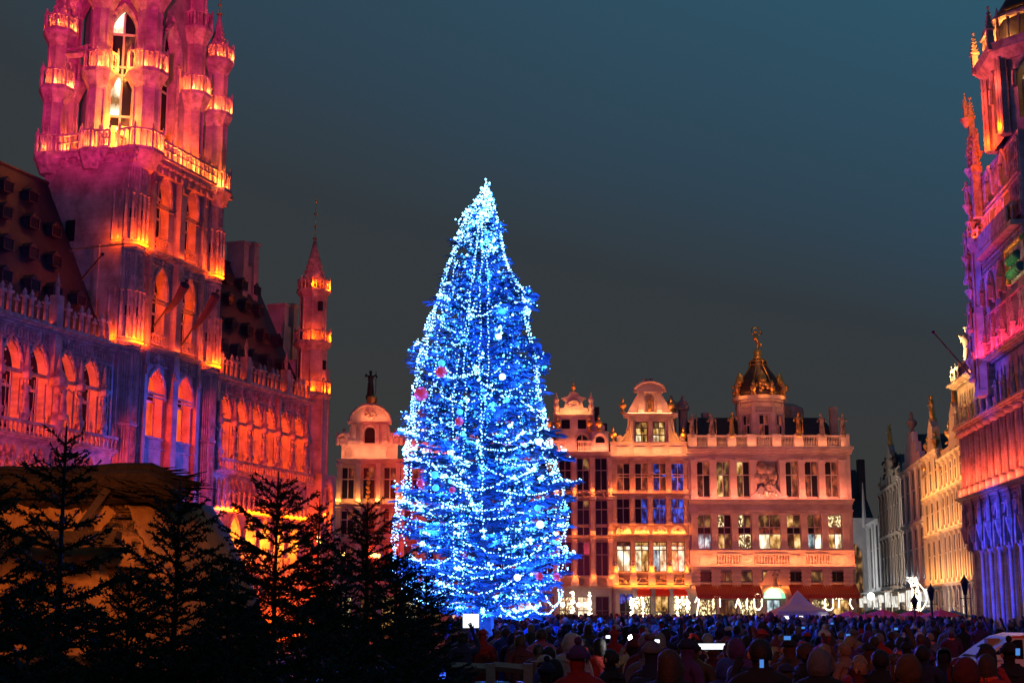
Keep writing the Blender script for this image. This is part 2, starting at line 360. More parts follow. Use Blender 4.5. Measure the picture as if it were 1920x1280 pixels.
# ---- wings
def wing(x0, x1, cs, gs, oz=0):
    # ground arcade, carved frieze, tall windows, cornice, balustrade
    wall('wall', 'stone', P, x0, x1, 0, 9.0, [(c, 1.65, 1.2, 7.0, 8.6, 'p') for c in gs], 0, .8)
    wall('wall', 'carved', P, x0, x1, 9.001, 11.5, [(c+dx, .55, 9.35, 10.7, 11.2, 'p') for c in gs for dx in (-.62, .0, .62)], -.12, .5)
    wall('wall', 'stone', P, x0, x1, 11.501, 18.0, [(c, 1.8, 12.0, 15.4, 17.0, 'p') for c in cs], 0, .62)
    for c in gs:
        window(P, c, 1.65, 1.2, 8.6, .76, 'redwin', 2, (.45, .7), kind='p', zs=7.0, bar=.12)
        hood(P, c, 1.7, 7.0, 8.8, 'p', -.1, .1)
        MB().lathe([(.16, 0), (.2, .1), (.13, .2), (.13, 5.4), (.24, 5.7), (.26, 5.9)], 8, c+1.12, -.25, 0).build('column', 'carved', P, True)
    for c in cs:
        window(P, c, 1.8, 12.0, 17.0, .58, 'glass', 2, (.5, .68), kind='p', zs=15.4, bar=.14)
        hood(P, c, 1.95, 15.4, 17.25, 'p', -.08, .11)
        k = MB()
        for s in (-1, 1):
            for j in range(4):
                f = .15+.22*j; k.octa(c+s*(1-f)*.95, -.16, 15.7+1.7*f, .1)
        k.lathe([(.05, 0), (.16, .15), (.05, .3), (.12, .5), (.02, .95)], 5, c, -.12, 17.25); k.build('crocket', 'carved', P)
    cornice(P, x0, x1, 11.35, .3, .55, 'carved'); cornice(P, x0, x1, 17.85, .45, .6, 'carved'); cornice(P, x0, x1, 8.8, .25, .4, 'carved')
wing(-14.5, 10.2, (-11.7, -9.2, -6.7, -4.3, -1.9, .45, 2.75, 5.35, 7.7), (-11.7, -9.2, -6.7, -4.3, -1.9, .45, 2.75, 5.1, 7.5))
wing(22.0, 36.3, (23.4, 25.7, 27.8, 29.9, 32.2, 34.4), (23.0, 25.4, 27.6, 29.7, 31.9, 34.2))
def niche_col(c, z0=11.6, big=1.0):
    # buttress shaft with corbel, statue and canopy between two windows
    m = NICHE.get(big)
    if not m:
        b = MB().lathe([(.05, -.1), (.1, .3), (.22, .9), (.3, 1.35), (.3, 1.5)], 6)
        b.lathe([(.28, 3.3), (.33, 3.4), (.33, 3.7), (.2, 3.9), (.16, 4.6), (.03, 5.4)], 6)
        for k in range(6): b.octa(.27*cos(k*pi/3), .27*sin(k*pi/3), 3.95, .1)
        b.box(-.16, .16, .1, .3, 0, 5.3); m = NICHE[big] = b.mesh('niche_canopy', 'carved')
    put('niche_canopy', m, P, (c, -.28, z0)); put('statue', R.choice(STAT), P, (c, -.3, z0+1.5), R.uniform(-.3, .3))
NICHE = {}
for c in (-10.45, -7.95, -5.5, -3.1, -.7, 1.6, 6.55, 8.9, 22.5, 24.55, 26.75, 28.85, 31.05, 33.3, 35.5): niche_col(c)
# wider buttress of the left wing with its own stair of carving
MB().box(3.75, 4.35, -.45, .1, 11.5, 17.9).build('buttress', 'stone', P)
MB().lathe([(.1, 0), (.45, .9), (.5, 1.2), (.5, 1.3), (.3, 1.35), (.3, 2.9), (.55, 3.0), (.5, 3.5), (.2, 4.0), (.03, 4.9)], 8, 4.05, -.6, 11.8).build('niche_canopy', 'carved', P)
put('statue', STAT[2], P, (4.05, -1.0, 13.15))
for c in (31.1, 35.9, 22.2): MB().box(c-.2, c+.2, -.35, .1, 16.5, 18.0).build('buttress', 'stone', P)
# little statues row between the floors (each one a figure)
for c in [-11+.78*i for i in range(26)]+[22.5+.72*i for i in range(19)]:
    if c < 9.6 or c > 22.3: put('statue', STAT[R.randrange(6)], P, (c, -.38, 9.25), R.uniform(-.4, .4), sc=.78)
# low parapet in front of the windows
def lowrail(x0, x1):
    MB().box(x0, x1, -.75, -.6, 12.35, 12.5).box(x0, x1, -.75, -.6, 11.66, 11.74).build('parapet_rail', 'carved', P)
    me = MB().lathe([(.07, 0), (.05, .3), (.12, .55), (.04, .65)], 5).mesh('baluster', 'carved')
    n = int((x1-x0)/.38)
    for i in range(n): put('baluster', me, P, (x0+(i+.5)*(x1-x0)/n, -.67, 11.72))
    k = int((x1-x0)/1.1)
    for i in range(k): put('pinnacle', PINS, P, (x0+(i+.5)*(x1-x0)/k, -.67, 12.4), sc=.62)
lowrail(-12, 10); lowrail(22.2, 36.2)
# crenellated roof balustrade with little arches and finials
def crest(x0, x1, d=-.25):
    n = int((x1-x0)/.62); b = MB().box(x0, x1, d-.1, d+.1, 18.3, 18.45)
    b.build('balustrade_rail', 'carved', P)
    me = MB().box(-.09, .09, -.1, .1, 0, 1.05).box(-.26, .26, -.12, .12, 1.051, 1.2).lathe([(.08, 1.2), (.14, 1.35), (.03, 1.6)], 5).mesh('merlon', 'carved')
    me2 = MB().box(-.05, .05, -.06, .06, 0, .75).box(-.2, .2, -.08, .08, .751, .86).lathe([(.1, .86), (.12, .95), (.02, 1.15)], 5).mesh('merlon', 'carved')
    for i in range(n): put('merlon', (me, me2)[i % 3 == 1], P, (x0+(i+.5)*(x1-x0)/n, d, 18.45))
for a, b_ in ((-12, -5.2), (-4.4, 3.3), (4.7, 9.3), (22.3, 25.6), (26.4, 31.6), (32.6, 36.0)): crest(a, b_)
for c in (-4.8, 4.0, 26.0, 32.1):
    MB().box(c-.28, c+.28, -.5, .1, 18.3, 20.2).build('pier', 'stone', P); put('pinnacle', PINS, P, (c, -.2, 20.2))
# ---- roofs
def roof(x0, x1, hip=0):
    o = MB().add([(x0, .7, 18.5), (x1, .7, 18.5), (x1, 12.0, 18.5), (x0, 12.0, 18.5), (x0, 5.9, 29.4), (x1-hip, 5.9, 29.4)],
             [(0, 1, 5, 4), (2, 3, 4, 5), (1, 2, 5), (3, 0, 4), (3, 2, 1, 0)]).build('roof', 'roof', P)
    me = MB().prism([(-.4, 0), (.4, 0), (.4, .62), (0, 1.0), (-.4, .62)], -.0, .9)
    me.box(-.46, .46, -.1, .0, -.06, .02).box(-.46, -.38, -.08, 0, .02, .64).box(.38, .46, -.08, 0, .02, .64).box(-.5, .5, -.12, .9, .62, .66)
    dm = me.mesh('dormer', ['roof']); gm = MB().box(-.33, .33, -.05, -.02, .06, .58).mesh('dormer_window', 'glass')
    for r_, z in enumerate((20.6, 22.9, 25.2, 27.2)):
        k = x0+1.4+(r_ % 2)*1.1
        while k < x1-1.2-hip*(z-18)/11:
            d = .7+(z-18.5)*5.2/10.9-.35
            q = put('dormer', dm, o, (k+R.uniform(-.15, .15), d, z)); 
            put('dormer_window', gm, o, tuple(q.location)); k += 2.3
    MB().tube([(x0, 5.9, 29.45), (x1-hip, 5.9, 29.45)], .14).build('ridge', 'bronze', o)
    return o
roof(-16, 10.3); roof(21.7, 37.2, .2)
# chimney walls: two prongs joined by a lower gable wall
for x, z0, h in ((34.6, 26, 31.3), (41.6, 22, 27.6)):
    MB().box(x-1.2, x-.45, 4.6, 6.2, z0-6, h-.3).box(x+.45, x+1.2, 4.6, 6.2, z0-6, h).box(x-.45, x+.45, 4.8, 6.0, z0-6, h-1.9)\
        .box(x-1.3, x-.35, 4.5, 6.3, h-.3, h-.1).box(x+.35, x+1.3, 4.5, 6.3, h, h+.2).build('chimney', 'grey', P)
MB().box(37.3, 43, 1.5, 9, 0, 22).build('rear_block', 'grey', P)
MB().box(-14.5, 10.2, 1.6, 11.6, 0, 18.4).box(22, 37.2, 1.6, 11.6, 0, 18.4).build('rear_block', 'grey', P)
# ---- corner turret at the far end
tu, td = 37.3, .3
def shaft(name, cx, cy_, z0, z1, r, n=8, m='stone', par=None, ribs=True, taper=1):
    b = MB().lathe([(r*1.12, z0), (r*1.12, z0+.35), (r, z0+.5), (r*taper, z1)], n, cx, cy_, 0, pi/8)
    if ribs:
        for i in range(n):
            a = pi/8+2*pi*i/n; b.tube([(cx+r*cos(a), cy_+r*sin(a), z0), (cx+r*taper*cos(a), cy_+r*taper*sin(a), z1)], .09, n=4)
    return b.build(name, m, par or P)
sh = shaft('turret', tu, td, 0, 18.6, 1.35)
shaft('turret', tu, td, 18.6, 23.0, 1.12); shaft('turret', tu, td, 23.0, 27.6, 1.0)
ring_parapet(P, tu, td, 19.0, 1.55, 1.0, posts=1); ring_parapet(P, tu, td, 23.2, 1.5, .95, posts=2); ring_parapet(P, tu, td, 27.5, 1.35, .85, posts=2)
spire(P, tu, td, 28.0, 1.05, 3.9, rod=3.7)
for z, a in ((25.7, -.3), (21.0, .5), (14.2, .2)):
    MB().box(tu-.14+a-.5, tu+.14+a-.5, td-1.22, td-.9, z, z+.75).build('slit_window', 'glass', P)
wall('wall', 'stone', P, 36.5, 38.9, 0.0, 12.6, [(37.6, 1.3, 0.3, 10.0, 12.0, 'p')], -1.25, .9)
hood(P, 37.6, 1.5, 10.0, 12.2, 'p', -1.32, .14)
# ---- tower, square lower part
def tier(z0, z1, wins, band=True, name='wall'):
    wall(name, 'stone', P, 10.4, 21.8, z0, z1, wins, -.15, .72)
tier(0, 12.6, [(12.0+2.9, 1.9, 0.2, 7.5, 9.6, 'p'), (18.0, 1.9, .2, 7.5, 9.6, 'p')])
tier(12.601, 18.6, [(14.55, 1.9, 13.1, 16.0, 17.4, 'p'), (17.95, 1.9, 13.1, 16.0, 17.4, 'p')])
tier(18.601, 24.9, [(14.55, 1.45, 19.0, 22.6, 24.1, 'p'), (17.95, 1.45, 19.0, 22.6, 24.1, 'p')])
tier(24.901, 31.4, [(14.55, 1.45, 25.4, 29.0, 30.6, 'p'), (17.95, 1.45, 25.4, 29.0, 30.6, 'p')])
for cx in (14.55, 17.95):
    window(P, cx, 1.9, 13.1, 17.4, .53, ['orangewin', 'orangewin', 'glass', 'glass', 'glass', 'orangewin'], 2, (.55, .7), kind='p', zs=16, bar=.13)
    window(P, cx, 1.45, 19.0, 24.1, .53, 'glass', 2, (.45, .72), kind='p', zs=22.6, bar=.13)
    window(P, cx, 1.45, 25.4, 30.6, .53, 'glass', 2, (.45, .72), kind='p', zs=29.0, bar=.13)
    for zs, za, w in ((16, 17.4, 1.9), (22.6, 24.1, 1.45), (29.0, 30.6, 1.45)):
        hood(P, cx, w+.25, zs, za+.2, 'p', -.22, .13)
        MB().lathe([(.1, 0), (.18, .25), (.06, .4), (.14, .6), (.02, .95)], 5, cx, -.25, za+.3).build('finial', 'carved', P)
    for z in (19.05, 25.45): baluster_row(P, cx-.7, cx+.7, z, .75, -.15, 4)
MB().box(10.42, 21.78, 1.1, 6.1, 0, 31.3).build('tower_core', 'grey', P)
MB().box(10.35, 10.6, -.1, 6.2, 17.9, 31.3).build('side_wall', 'stone', P)
MB().box(10.3, 10.42, 3.6, 4.3, 25.4, 26.8).build('side_window', 'glass', P)
MB().box(10.22, 10.4, 1.6, 2.0, 18, 25).box(10.26, 10.4, 5.3, 5.6, 22, 31).box(10.25, 10.4, -.05, .1, 18, 31).build('buttress_strip', 'stone', P)
# central buttress and framing pilasters
for cx, w, dd in ((16.25, .62, .5), (13.1, .3, .3), (19.35, .35, .3)):
    for z0, z1 in ((8.0, 18.55), (18.75, 24.85), (25.05, 31.3)):
        MB().box(cx-w/2, cx+w/2, -.15-dd, -.14, z0, z1).lathe([(w*.62, 0), (w*.5, .3), (w*.1, .9)], 4, cx, -.3-dd*.5, z1-1.6, pi/4).build('buttress', 'stone', P)
# stair turrets down both corners of the front, with blind tracery skirts
for cx, cyy, r in ((11.45, .3, 1.0), (21.0, .25, .9)):
    for z0, z1 in ((0, 18.6), (18.6, 24.95), (24.95, 31.5)):
        shaft('stair_turret', cx, cyy, z0, z1, r)
        if z0 > 10:
            b = MB(); 
            for k in range(8):
                a = pi/8+2*pi*k/8; a2 = a+2*pi/8
                for f in (0.0, .5):
                    x = cx+(r+.16)*(cos(a)*(1-f)+cos(a2)*f); y = cyy+(r+.16)*(sin(a)*(1-f)+sin(a2)*f)
                    b.lathe([(.13, 0), (.1, 3.0), (.16, 3.05), (.05, 3.3)], 4, x, y, z0+.3)
            b.lathe([(r+.22, 0), (r+.3, .12), (r+.12, .28)], 8, cx, cyy, z0, pi/8)
            b.build('tracery_skirt', 'carved', P)
            for k, a in enumerate((-pi*.93, -pi*.75, -pi*.5)):
                MB().lathe([(.16, 0), (.16, .62)], 4, cx+(r+.0)*cos(a)*.98, cyy+(r)*sin(a)*.98, z0+1.75, a).build('slit_window', 'glass', P)
for z in (18.5, 24.85): cornice(P, 12.6, 20.0, z, .3, .45, 'carved', -.15)
# ---- blind tracery: slim shafts with trefoil heads on all plain wall
def tracery(x0, x1, z0, z1, y, step=.42, avoid=()):
    n = max(1, round((x1-x0)/step)); w = (x1-x0)/n; b = MB()
    for i in range(n+1):
        x = x0+i*w
        if any(a < x < c for a, c in avoid): continue
        b.box(x-.035, x+.035, y-.09, y+.02, z0, z1)
    for i in range(n):
        c = x0+(i+.5)*w
        if any(a < c < d for a, d in avoid): continue
        b.tube([(c-w/2, y-.05, z1-.1-w*.6), (c-w*.3, y-.05, z1-.1-w*.15), (c, y-.05, z1-.05), (c+w*.3, y-.05, z1-.1-w*.15), (c+w/2, y-.05, z1-.1-w*.6)], .035, n=4)
        b.tube([(c-w/2, y-.05, (z0+z1)/2-w*.6), (c, y-.05, (z0+z1)/2), (c+w/2, y-.05, (z0+z1)/2-w*.6)], .03, n=4)
    b.box(x0, x1, y-.12, y+.02, z0-.08, z0); b.box(x0, x1, y-.12, y+.02, z1, z1+.08); b.build('blind_tracery', 'carved', P, kind='stuff')
W_ = ((13.45, 15.65), (16.85, 19.05))
for z0, z1 in ((9.2, 12.3), (13.0, 15.6), (15.9, 18.2), (19.2, 21.8), (22.1, 24.5), (25.4, 28.2), (28.5, 31.0)): tracery(12.8, 19.7, z0, z1, -.16, .46, W_)
tracery(13.0, 19.6, 17.75, 18.35, -.17, .3); tracery(13.0, 19.6, 24.35, 24.8, -.17, .3); tracery(13.0, 19.6, 30.75, 31.25, -.17, .3)
for cs_, a, c in (((-11.7, -9.2, -6.7, -4.3, -1.9, .45, 2.75, 5.35, 7.7), -12.5, 9.9), ((23.4, 25.7, 27.8, 29.9, 32.2, 34.4), 22.2, 36.2)):
    av = [(x-1.05, x+1.05) for x in cs_]
    tracery(a, c, 12.6, 15.2, -.02, .3, av); tracery(a, c, 15.4, 16.9, -.02, .3, [(x-.75, x+.75) for x in cs_]); tracery(a, c, 17.25, 17.75, -.02, .28)
for cx, cyy, r in ((11.45, .3, 1.05), (21.0, .25, .95)):
    b = MB()
    for z0, z1 in ((9.0, 13.4), (13.7, 18.2), (22.3, 24.6), (28.7, 31.0)):
        for k in range(24):
            a = pi*.9+k*pi*1.2/24; b.lathe([(.05, 0), (.05, z1-z0-.3), (.1, z1-z0-.2), (.02, z1-z0)], 4, cx+r*cos(a)*.97, cyy+r*sin(a)*.97, z0)
        b.lathe([(r+.08, z1), (r+.14, z1+.1), (r+.02, z1+.2)], 8, cx, cyy, 0, pi/8)
    b.build('blind_tracery', 'carved', P, kind='stuff')
# water stains and corbel heads under the gallery
for i in range(15): MB().ball(10.2+i*.8, -.85, 30.9, .17, 6, 4).lathe([(.05, 30.3), (.16, 30.7)], 5, 10.2+i*.8, -.75).build('corbel_head', 'carved', P, True)
for i in range(6): MB().ball(10.15, .6+i*.95, 30.9, .17, 6, 4).build('corbel_head', 'carved', P, True)
# ---- gallery
gz = 31.3
def gal(pts, z, h=1.25):
    lo = MB(); lo.zprism([(x, y) for x, y in pts], z-.9, z-.35, 1.0); lo.zprism([(x+(x-16)*.045, y+(y-3.5)*.06) for x, y in pts], z-.349, z)
    return lo.build('gallery_floor', 'carved', P)
gal([(10.3, -.6), (22.0, -.6), (22.0, 6.2), (10.3, 6.2)], gz)
def para(x0, y0, x1, y1, z=gz, h=1.25):
    n = max(2, int(sqrt((x1-x0)**2+(y1-y0)**2)/.55)); a = math.atan2(y1-y0, x1-x0); l = sqrt((x1-x0)**2+(y1-y0)**2)
    me = MB().box(0, l, -.09, .09, 0, .16).box(0, l, -.09, .09, h-.14, h).box(0, l, -.05, .05, h*.5, h*.56)
    for i in range(n+1): me.box(l*i/n-.05, l*i/n+.05, -.07, .07, .161, h-.141)
    for i in range(n): me.lathe([(.11, 0), (.04, .1), (.11, .25)], 4, l*(i+.5)/n, 0, h*.58)
    for i in range(0, n+1, 2): me.lathe([(.06, 0), (.1, .15), (.02, .4)], 4, l*i/n, 0, h)
    o = me.build('gallery_parapet', 'carved', P, loc=(x0, y0, z)); o.rotation_euler = (0, 0, a)
para(10.0, 5.2, 10.0, 3.4); para(10.0, 1.9, 10.0, 1.1); para(13.0, -.95, 19.7, -.95)
for cx, cyy, r in ((11.7, 0, 1.6), (20.95, 0, 1.25), (10.5, 2.65, .95), (10.5, 5.9, 1.1)): ring_parapet(P, cx, cyy, gz, r, 1.3, posts=2)
# ---- octagonal upper tower
poly = [(12.0, 2.7), (12.9, .6), (18.2, .6), (20.4, 2.4), (20.4, 5.6), (18.4, 7.6), (14.0, 7.6), (12.2, 5.6)]
MB().zprism([(16.3+(x-16.3)*.8, 4.1+(y-4.1)*.8) for x, y in poly], gz, 47.0).build('tower_core', 'grey', P)
def oface(p0, p1, z0, z1, w, zb, zs, za):
    l = sqrt((p1[0]-p0[0])**2+(p1[1]-p0[1])**2); a = math.atan2(p1[1]-p0[1], p1[0]-p0[0])
    o = wall('wall', 'stone', None, 0, l, z0, z1, [(l/2, w, zb, zs, za, 'p')], 0, .6)
    o.parent = P; o.location = (p0[0], p0[1], 0); o.rotation_euler = (0, 0, a)
    f = window(None, l/2, w, zb, za, .56, ['glass', 'redwin', 'whitewin', 'glass', 'glass', 'glass'], 2, (.1, .45, .52, .8), kind='p', zs=zs, bar=.13); f.parent = o
    h = hood(None, l/2, w+.35, zs, za+.3, 'p', -.1, .2); h.parent = o
    h = hood(None, l/2, w+1.1, zs, za+.9, 'p', -.05, .14); h.parent = o
    b = MB()
    for s in (-1, 1): b.box(l/2+s*(w/2+.35)-.1, l/2+s*(w/2+.35)+.1, -.18, 0, z0, zs)
    b.build('jamb_shaft', 'carved', o)
zt = 47
oface((11.0, 3.1), (12.6, .35), gz, zt, 1.7, 33.4, 39.6, 41.6)
oface((12.9, .6), (18.2, .6), gz, zt, 1.7, 33.4, 39.6, 41.6)
oface((18.2, .6), (20.4, 2.8), gz, zt, 1.2, 33.4, 39.6, 41.4)
for (cx, cyy, r, zr) in ((12.4, .15, .92, 37.0), (11.0, 2.8, .72, 36.9), (18.4, .3, .7, 37.6), (20.5, 3.2, .7, 37.6), (11.6, 5.6, .6, 36.6)):
    shaft('buttress_shaft', cx, cyy, gz, zr+1, r, taper=.93); shaft('buttress_shaft', cx, cyy, zr+1, 42.0, r*.88); shaft('buttress_shaft', cx, cyy, 42, 47.2, r*.8)
    ring_parapet(P, cx, cyy, zr, r+.45, 1.3, posts=2); ring_parapet(P, cx, cyy, 42.4, r+.4, 1.2, posts=2)
for (cx, cyy, r, dz) in ((21.0, .1, .78, 0), (10.5, 5.8, .72, -1.1)):
    shaft('corner_pinnacle', cx, cyy, gz, 37.0+dz, r*1.05); shaft('corner_pinnacle', cx, cyy, 37.0+dz, 41.0+dz, r*.92)
    ring_parapet(P, cx, cyy, 37.0+dz, r+.4, 1.25, posts=2); ring_parapet(P, cx, cyy, 41.0+dz, r+.36, 1.1, posts=2)
    spire(P, cx, cyy, 41.5+dz, .8, 3.2, rod=2.6)
# flying buttresses from the tower to the corner pinnacles
def flyer(a, b_, z):
    pts = [(a[0]+(b_[0]-a[0])*t, a[1]+(b_[1]-a[1])*t, z-1.0*sin(pi*t*.5)*1.0+t*1.3) for t in (0, .25, .5, .75, 1)]
    MB().tube(pts, .26, n=4).tube([(x, y, q+.45) for x, y, q in pts], .12, n=4).build('flying_buttress', 'carved', P)
flyer((10.5, 5.8), (11.0, 2.8), 38.4); flyer((21.0, .1), (18.4, .3), 38.8)

# ---- floodlights of the city hall: blue and violet from the far side, red from the near side
spot(FA, (52, -45, 7), (4, 0, 10), BLUE, 16000, 26, .6, .6); spot(FA, (45, -50, 7), (-1, 0, 13), PURPLE, 14000, 26, .6, .6)
spot(FA, (50, -45, 7), (16, 0, 11), (.012, .07, 1), 190000, 15, .4, .6); spot(FA, (55, -40, 7), (31, 0, 12), PURPLE, 9000, 26, .6, .6)
spot(FA, (45, -50, 7), (16, 0, 27), (.13, .06, 1), 330000, 20, .6, .6); spot(FA, (45, -50, 7), (14, 0, 39), (.2, .03, 1), 150000, 20, .6, .6)
spot(FA, (-50, -20, 7), (-5, 0, 12), RED, 120000, 12, .5, .4); spot(FA, (-50, -20, 7), (31, 0, 11), RED, 250000, 11, .4, .4)
spot(FA, (-55, -38, 9), (11, 3, 40), (1, .015, .26), 340000, 16, .5, .5)
spot(FA, (-15, -42, 7), (37.3, 0, 25), (1, .05, .09), 90000, 10, .5, .5)
spot(FA, (-50, -34, 7), (11, 0, 12), (.3, .01, .8), 15000, 16, .5, .5)
spot(FA, (-55, -20, 9), (11, 3, 26.5), (.75, .12, .6), 18000, 18, .5, .5)
# uplighters on the ledges (each strip is a row of lamps on a real ledge)
for z_ in (18.65, 25.0):
    strip(FA, 10.3, 12.6, -1.05, z_, ORANGE, 700, .35, .25); strip(FA, 13.0, 19.8, -.7, z_+.28, ORANGE, 110, .2, .2); strip(FA, 20.0, 22.0, -.95, z_, ORANGE, 620, .35, .25); 
    o = strip(FA, 1.5, -1.0, 0, z_, ORANGE, 0, 0); bpy.data.objects.remove(o); dot(FA, 10.0, .3, z_+.3, ORANGE, 170, .08)
strip(FA, -13, 3.4, -.5, 8.95, ORANGE, 2600, .5, .2); strip(FA, 4.6, 10.0, -.5, 8.95, ORANGE, 600, .5, .2); strip(FA, 22.2, 36, -.5, 8.95, ORANGE, 2600, .5, .2)
strip(FA, -13, 9.6, -.1, 18.5, ORANGE, 110, .1, .2); strip(FA, 22.2, 36, -.1, 18.5, ORANGE, 150, .1, .2)
for u in (23.0, 25.4, 27.6, 29.7, 31.9, 34.2): dot(FA, u-.2, .55, 6.9, (1, .2, .01), 800, .12); dot(FA, u, -1.6, .8, ORANGE, 1400, .1)
for u in (-11.7, -9.2, -6.7, -4.3, -1.9, .45, 2.75, 5.1, 7.5): dot(FA, u-.2, .55, 6.9, (1, .17, .01), 260, .12)
dot(FA, 37.6, -1.0, 9.5, ORANGE, 400, .1); dot(FA, 37.2, -2.2, .6, ORANGE, 1400, .1)
# lamps standing in the window reveals
for cs_, z_, p_ in (((-11.7, -9.2, -6.7, -4.3, -1.9, .45, 2.75, 5.35, 7.7), 12.3, 260), ((23.4, 25.7, 27.8, 29.9, 32.2, 34.4), 12.3, 320)):
    for c in cs_: dot(FA, c-.72, .3, z_, (1, .075, .0), p_, .06); dot(FA, c-.6, .3, 15.15, (1, .075, .0), p_*.9, .06)
for c in (14.55, 17.95):
    for z_ in (13.4, 15.9): dot(FA, c-.75, .2, z_, (1, .05, .0), 280, .06)
    for z_ in (19.9, 22.2, 26.2, 28.6): dot(FA, c-.55, .2, z_, (1, .075, .0), 150, .06)
# gallery and ring balconies
for u, d, p in ((10.4, 4.2, 450), (10.7, 1.5, 600), (14.6, -.45, 900), (16.6, -.45, 700), (19.4, -.5, 600), (9.75, 5.8, 200), (10.6, 4.9, 200), (9.85, 2.5, 260), (11.7, -1.25, 420), (10.5, -.2, 420), (12.9, -.95, 420), (20.3, -.95, 330), (21.9, -.5, 250)):
    dot(FA, u, d, gz+.35, (1, .15, .02) if p > 400 else (1, .18, .03), p*1.25, .1)
for (cx, cyy, r, zr) in ((12.4, .15, .92, 37.0), (11.0, 2.8, .72, 36.9), (18.4, .3, .7, 37.6), (20.5, 3.2, .7, 37.6), (21.0, .1, .78, 37.0), (10.5, 5.8, .72, 35.9), (21.0, .1, .78, 41.0), (10.5, 5.8, .72, 39.9), (12.4, .15, .85, 42.4)):
    for a in (-2.7, -1.4): dot(FA, cx+(r+.22)*cos(a), cyy+(r+.22)*sin(a), zr+.3, (1, .15, .03), 270, .06)
for z in (23.35, 27.65, 19.1):
    for a in (-2.7, -1.4): dot(FA, tu+1.38*cos(a), td+1.38*sin(a), z+.2, ORANGE, 420, .06)
# face windows of the upper tower
dot(FA, 10.9, 1.3, 33.2, (1, .26, .03), 1100, .1); dot(FA, 15.5, -.2, 33.2, ORANGE, 300, .1); dot(FA, 10.9, 1.0, 37.5, (1, .26, .03), 700, .1)

# ================================================================ GUILD HOUSES at the end of the square
def BX(px, py=1000): return FB.U(px, py)
def BZ(py): return FB.Z(960, py)
def house(label, px0, px1, ztop, m='stone_b', depth=12, cat='guild house', d0=0):
    x0, x1 = BX(px0), BX(px1); cx = (x0+x1)/2
    t = thing('guild_house', label, cat, (cx, 125+d0, 0))
    MB().box(x0-cx+.05, x1-cx-.05, 1.3, depth, 0, ztop).build('rear_block', 'grey', t)
    return t, cx, x0-cx, x1-cx
def pil(par, x, w, z0, z1, y=0, m='stone_b', p=.22, cap=True, name='pilaster'):
    key = ('pil', round(w, 2), round(z1-z0, 2), m, p, cap)
    if key not in CACHE:
        h = z1-z0; b = MB().box(-w/2, w/2, -p, .05, .32 if cap else 0, h-.32 if cap else h)
        if cap: b.box(-w*.62, w*.62, -p-.08, .05, 0, .319).box(-w*.6, w*.6, -p-.07, .05, h-.319, h-.12).box(-w*.7, w*.7, -p-.14, .05, h-.119, h)
        CACHE[key] = b.mesh(name, m)
    put(name, CACHE[key], par, (x, y, z0))
CACHE = {}
def row(t, m, x0, x1, z0, z1, cs, w, zb, zt, panes, nx=2, tr=(.6,), fr='frame', dep=.35, bar=.07, kind='r', zs=None, y=0, ws=None):
    ws = ws or [w]*len(cs)
    wall('wall', m, t, x0, x1, z0, z1, [(c, ww, zb, zs or zt, zt, kind) for c, ww in zip(cs, ws)], y, dep)
    for i, (c, ww) in enumerate(zip(cs, ws)): window(t, c, ww, zb, zt, y+dep-.06, panes[i % len(panes)], nx, tr, fr, bar, kind, zs)
def carved_blob(par, x, z, w, h, y=-.3, m='carved', name='carving', n=14, seed=0):
    q = random.Random(seed+int(x*10)); b = MB()
    for i in range(n):
        a = q.uniform(-1, 1); b.ball(a*w/2, q.uniform(-.12, .1), h*.5+q.uniform(-1, 1)*h*.42*(1-a*a*.6), q.uniform(.1, .24)*h, 6, 4)
    return b.build(name, m, par, True, loc=(x, y, z))
def scroll(par, x, z, s, w, h, m='cream', y=.1):
    # s = +1 scroll falling to the right, -1 to the left
    pts = []
    for i in range(9): t_ = i/8; pts.append((x+s*w*(1-cos(t_*pi/2)), z+h*(1-sin(t_*pi/2))))
    poly = [(x, z)]+[(a, b_) for a, b_ in pts]
    MB().prism(poly if s < 0 else poly[::-1], y, y+.5).tube([(a, y-.05, b_) for a, b_ in pts], .12, n=5).lathe([(.32, -.15), (.32, .15)], 8, 0, 0, 0).build('gable_scroll', m, par) if False else \
    MB().prism(poly if s < 0 else poly[::-1], y, y+.5).tube([(a, y-.05, b_) for a, b_ in pts], .12, n=5).build('gable_scroll', m, par)
    v = MB().prism([(x+s*(w-.25)+.3*cos(k*pi/5), z+.3+.3*sin(k*pi/5)) for k in range(10)], y-.12, y+.5); v.build('volute', m, par)
def urn_mesh(h, m): return MB().lathe([(.3, 0), (.3, .12), (.12, .2), (.1, .35), (.3, .6), (.34, .8), (.2, .95), (.08, 1.05), (.14, 1.2), (.03, 1.5)], 8).mesh('urn', m) if h else None
URN = urn_mesh(1, 'gold'); URNS = urn_mesh(1, 'carved')

# ---- the wide house with the dome
t, cx, x0, x1 = house('wide cream guild house with a dark dome, a roof balustrade and a red awning', 1292, 1600, 16.6, 'cream', 13)
KING = t; X = lambda px, py=1000: BX(px, py)-cx
wins = [1321, 1359, 1396, 1444, 1489, 1528, 1566]; pl = [1302, 1340, 1378, 1416, 1469, 1508, 1547, 1586]
z = [0, 3.1, 4.15, 5.5, 7.05, 10.55, 11.5, 15.2, 16.3, 17.1]
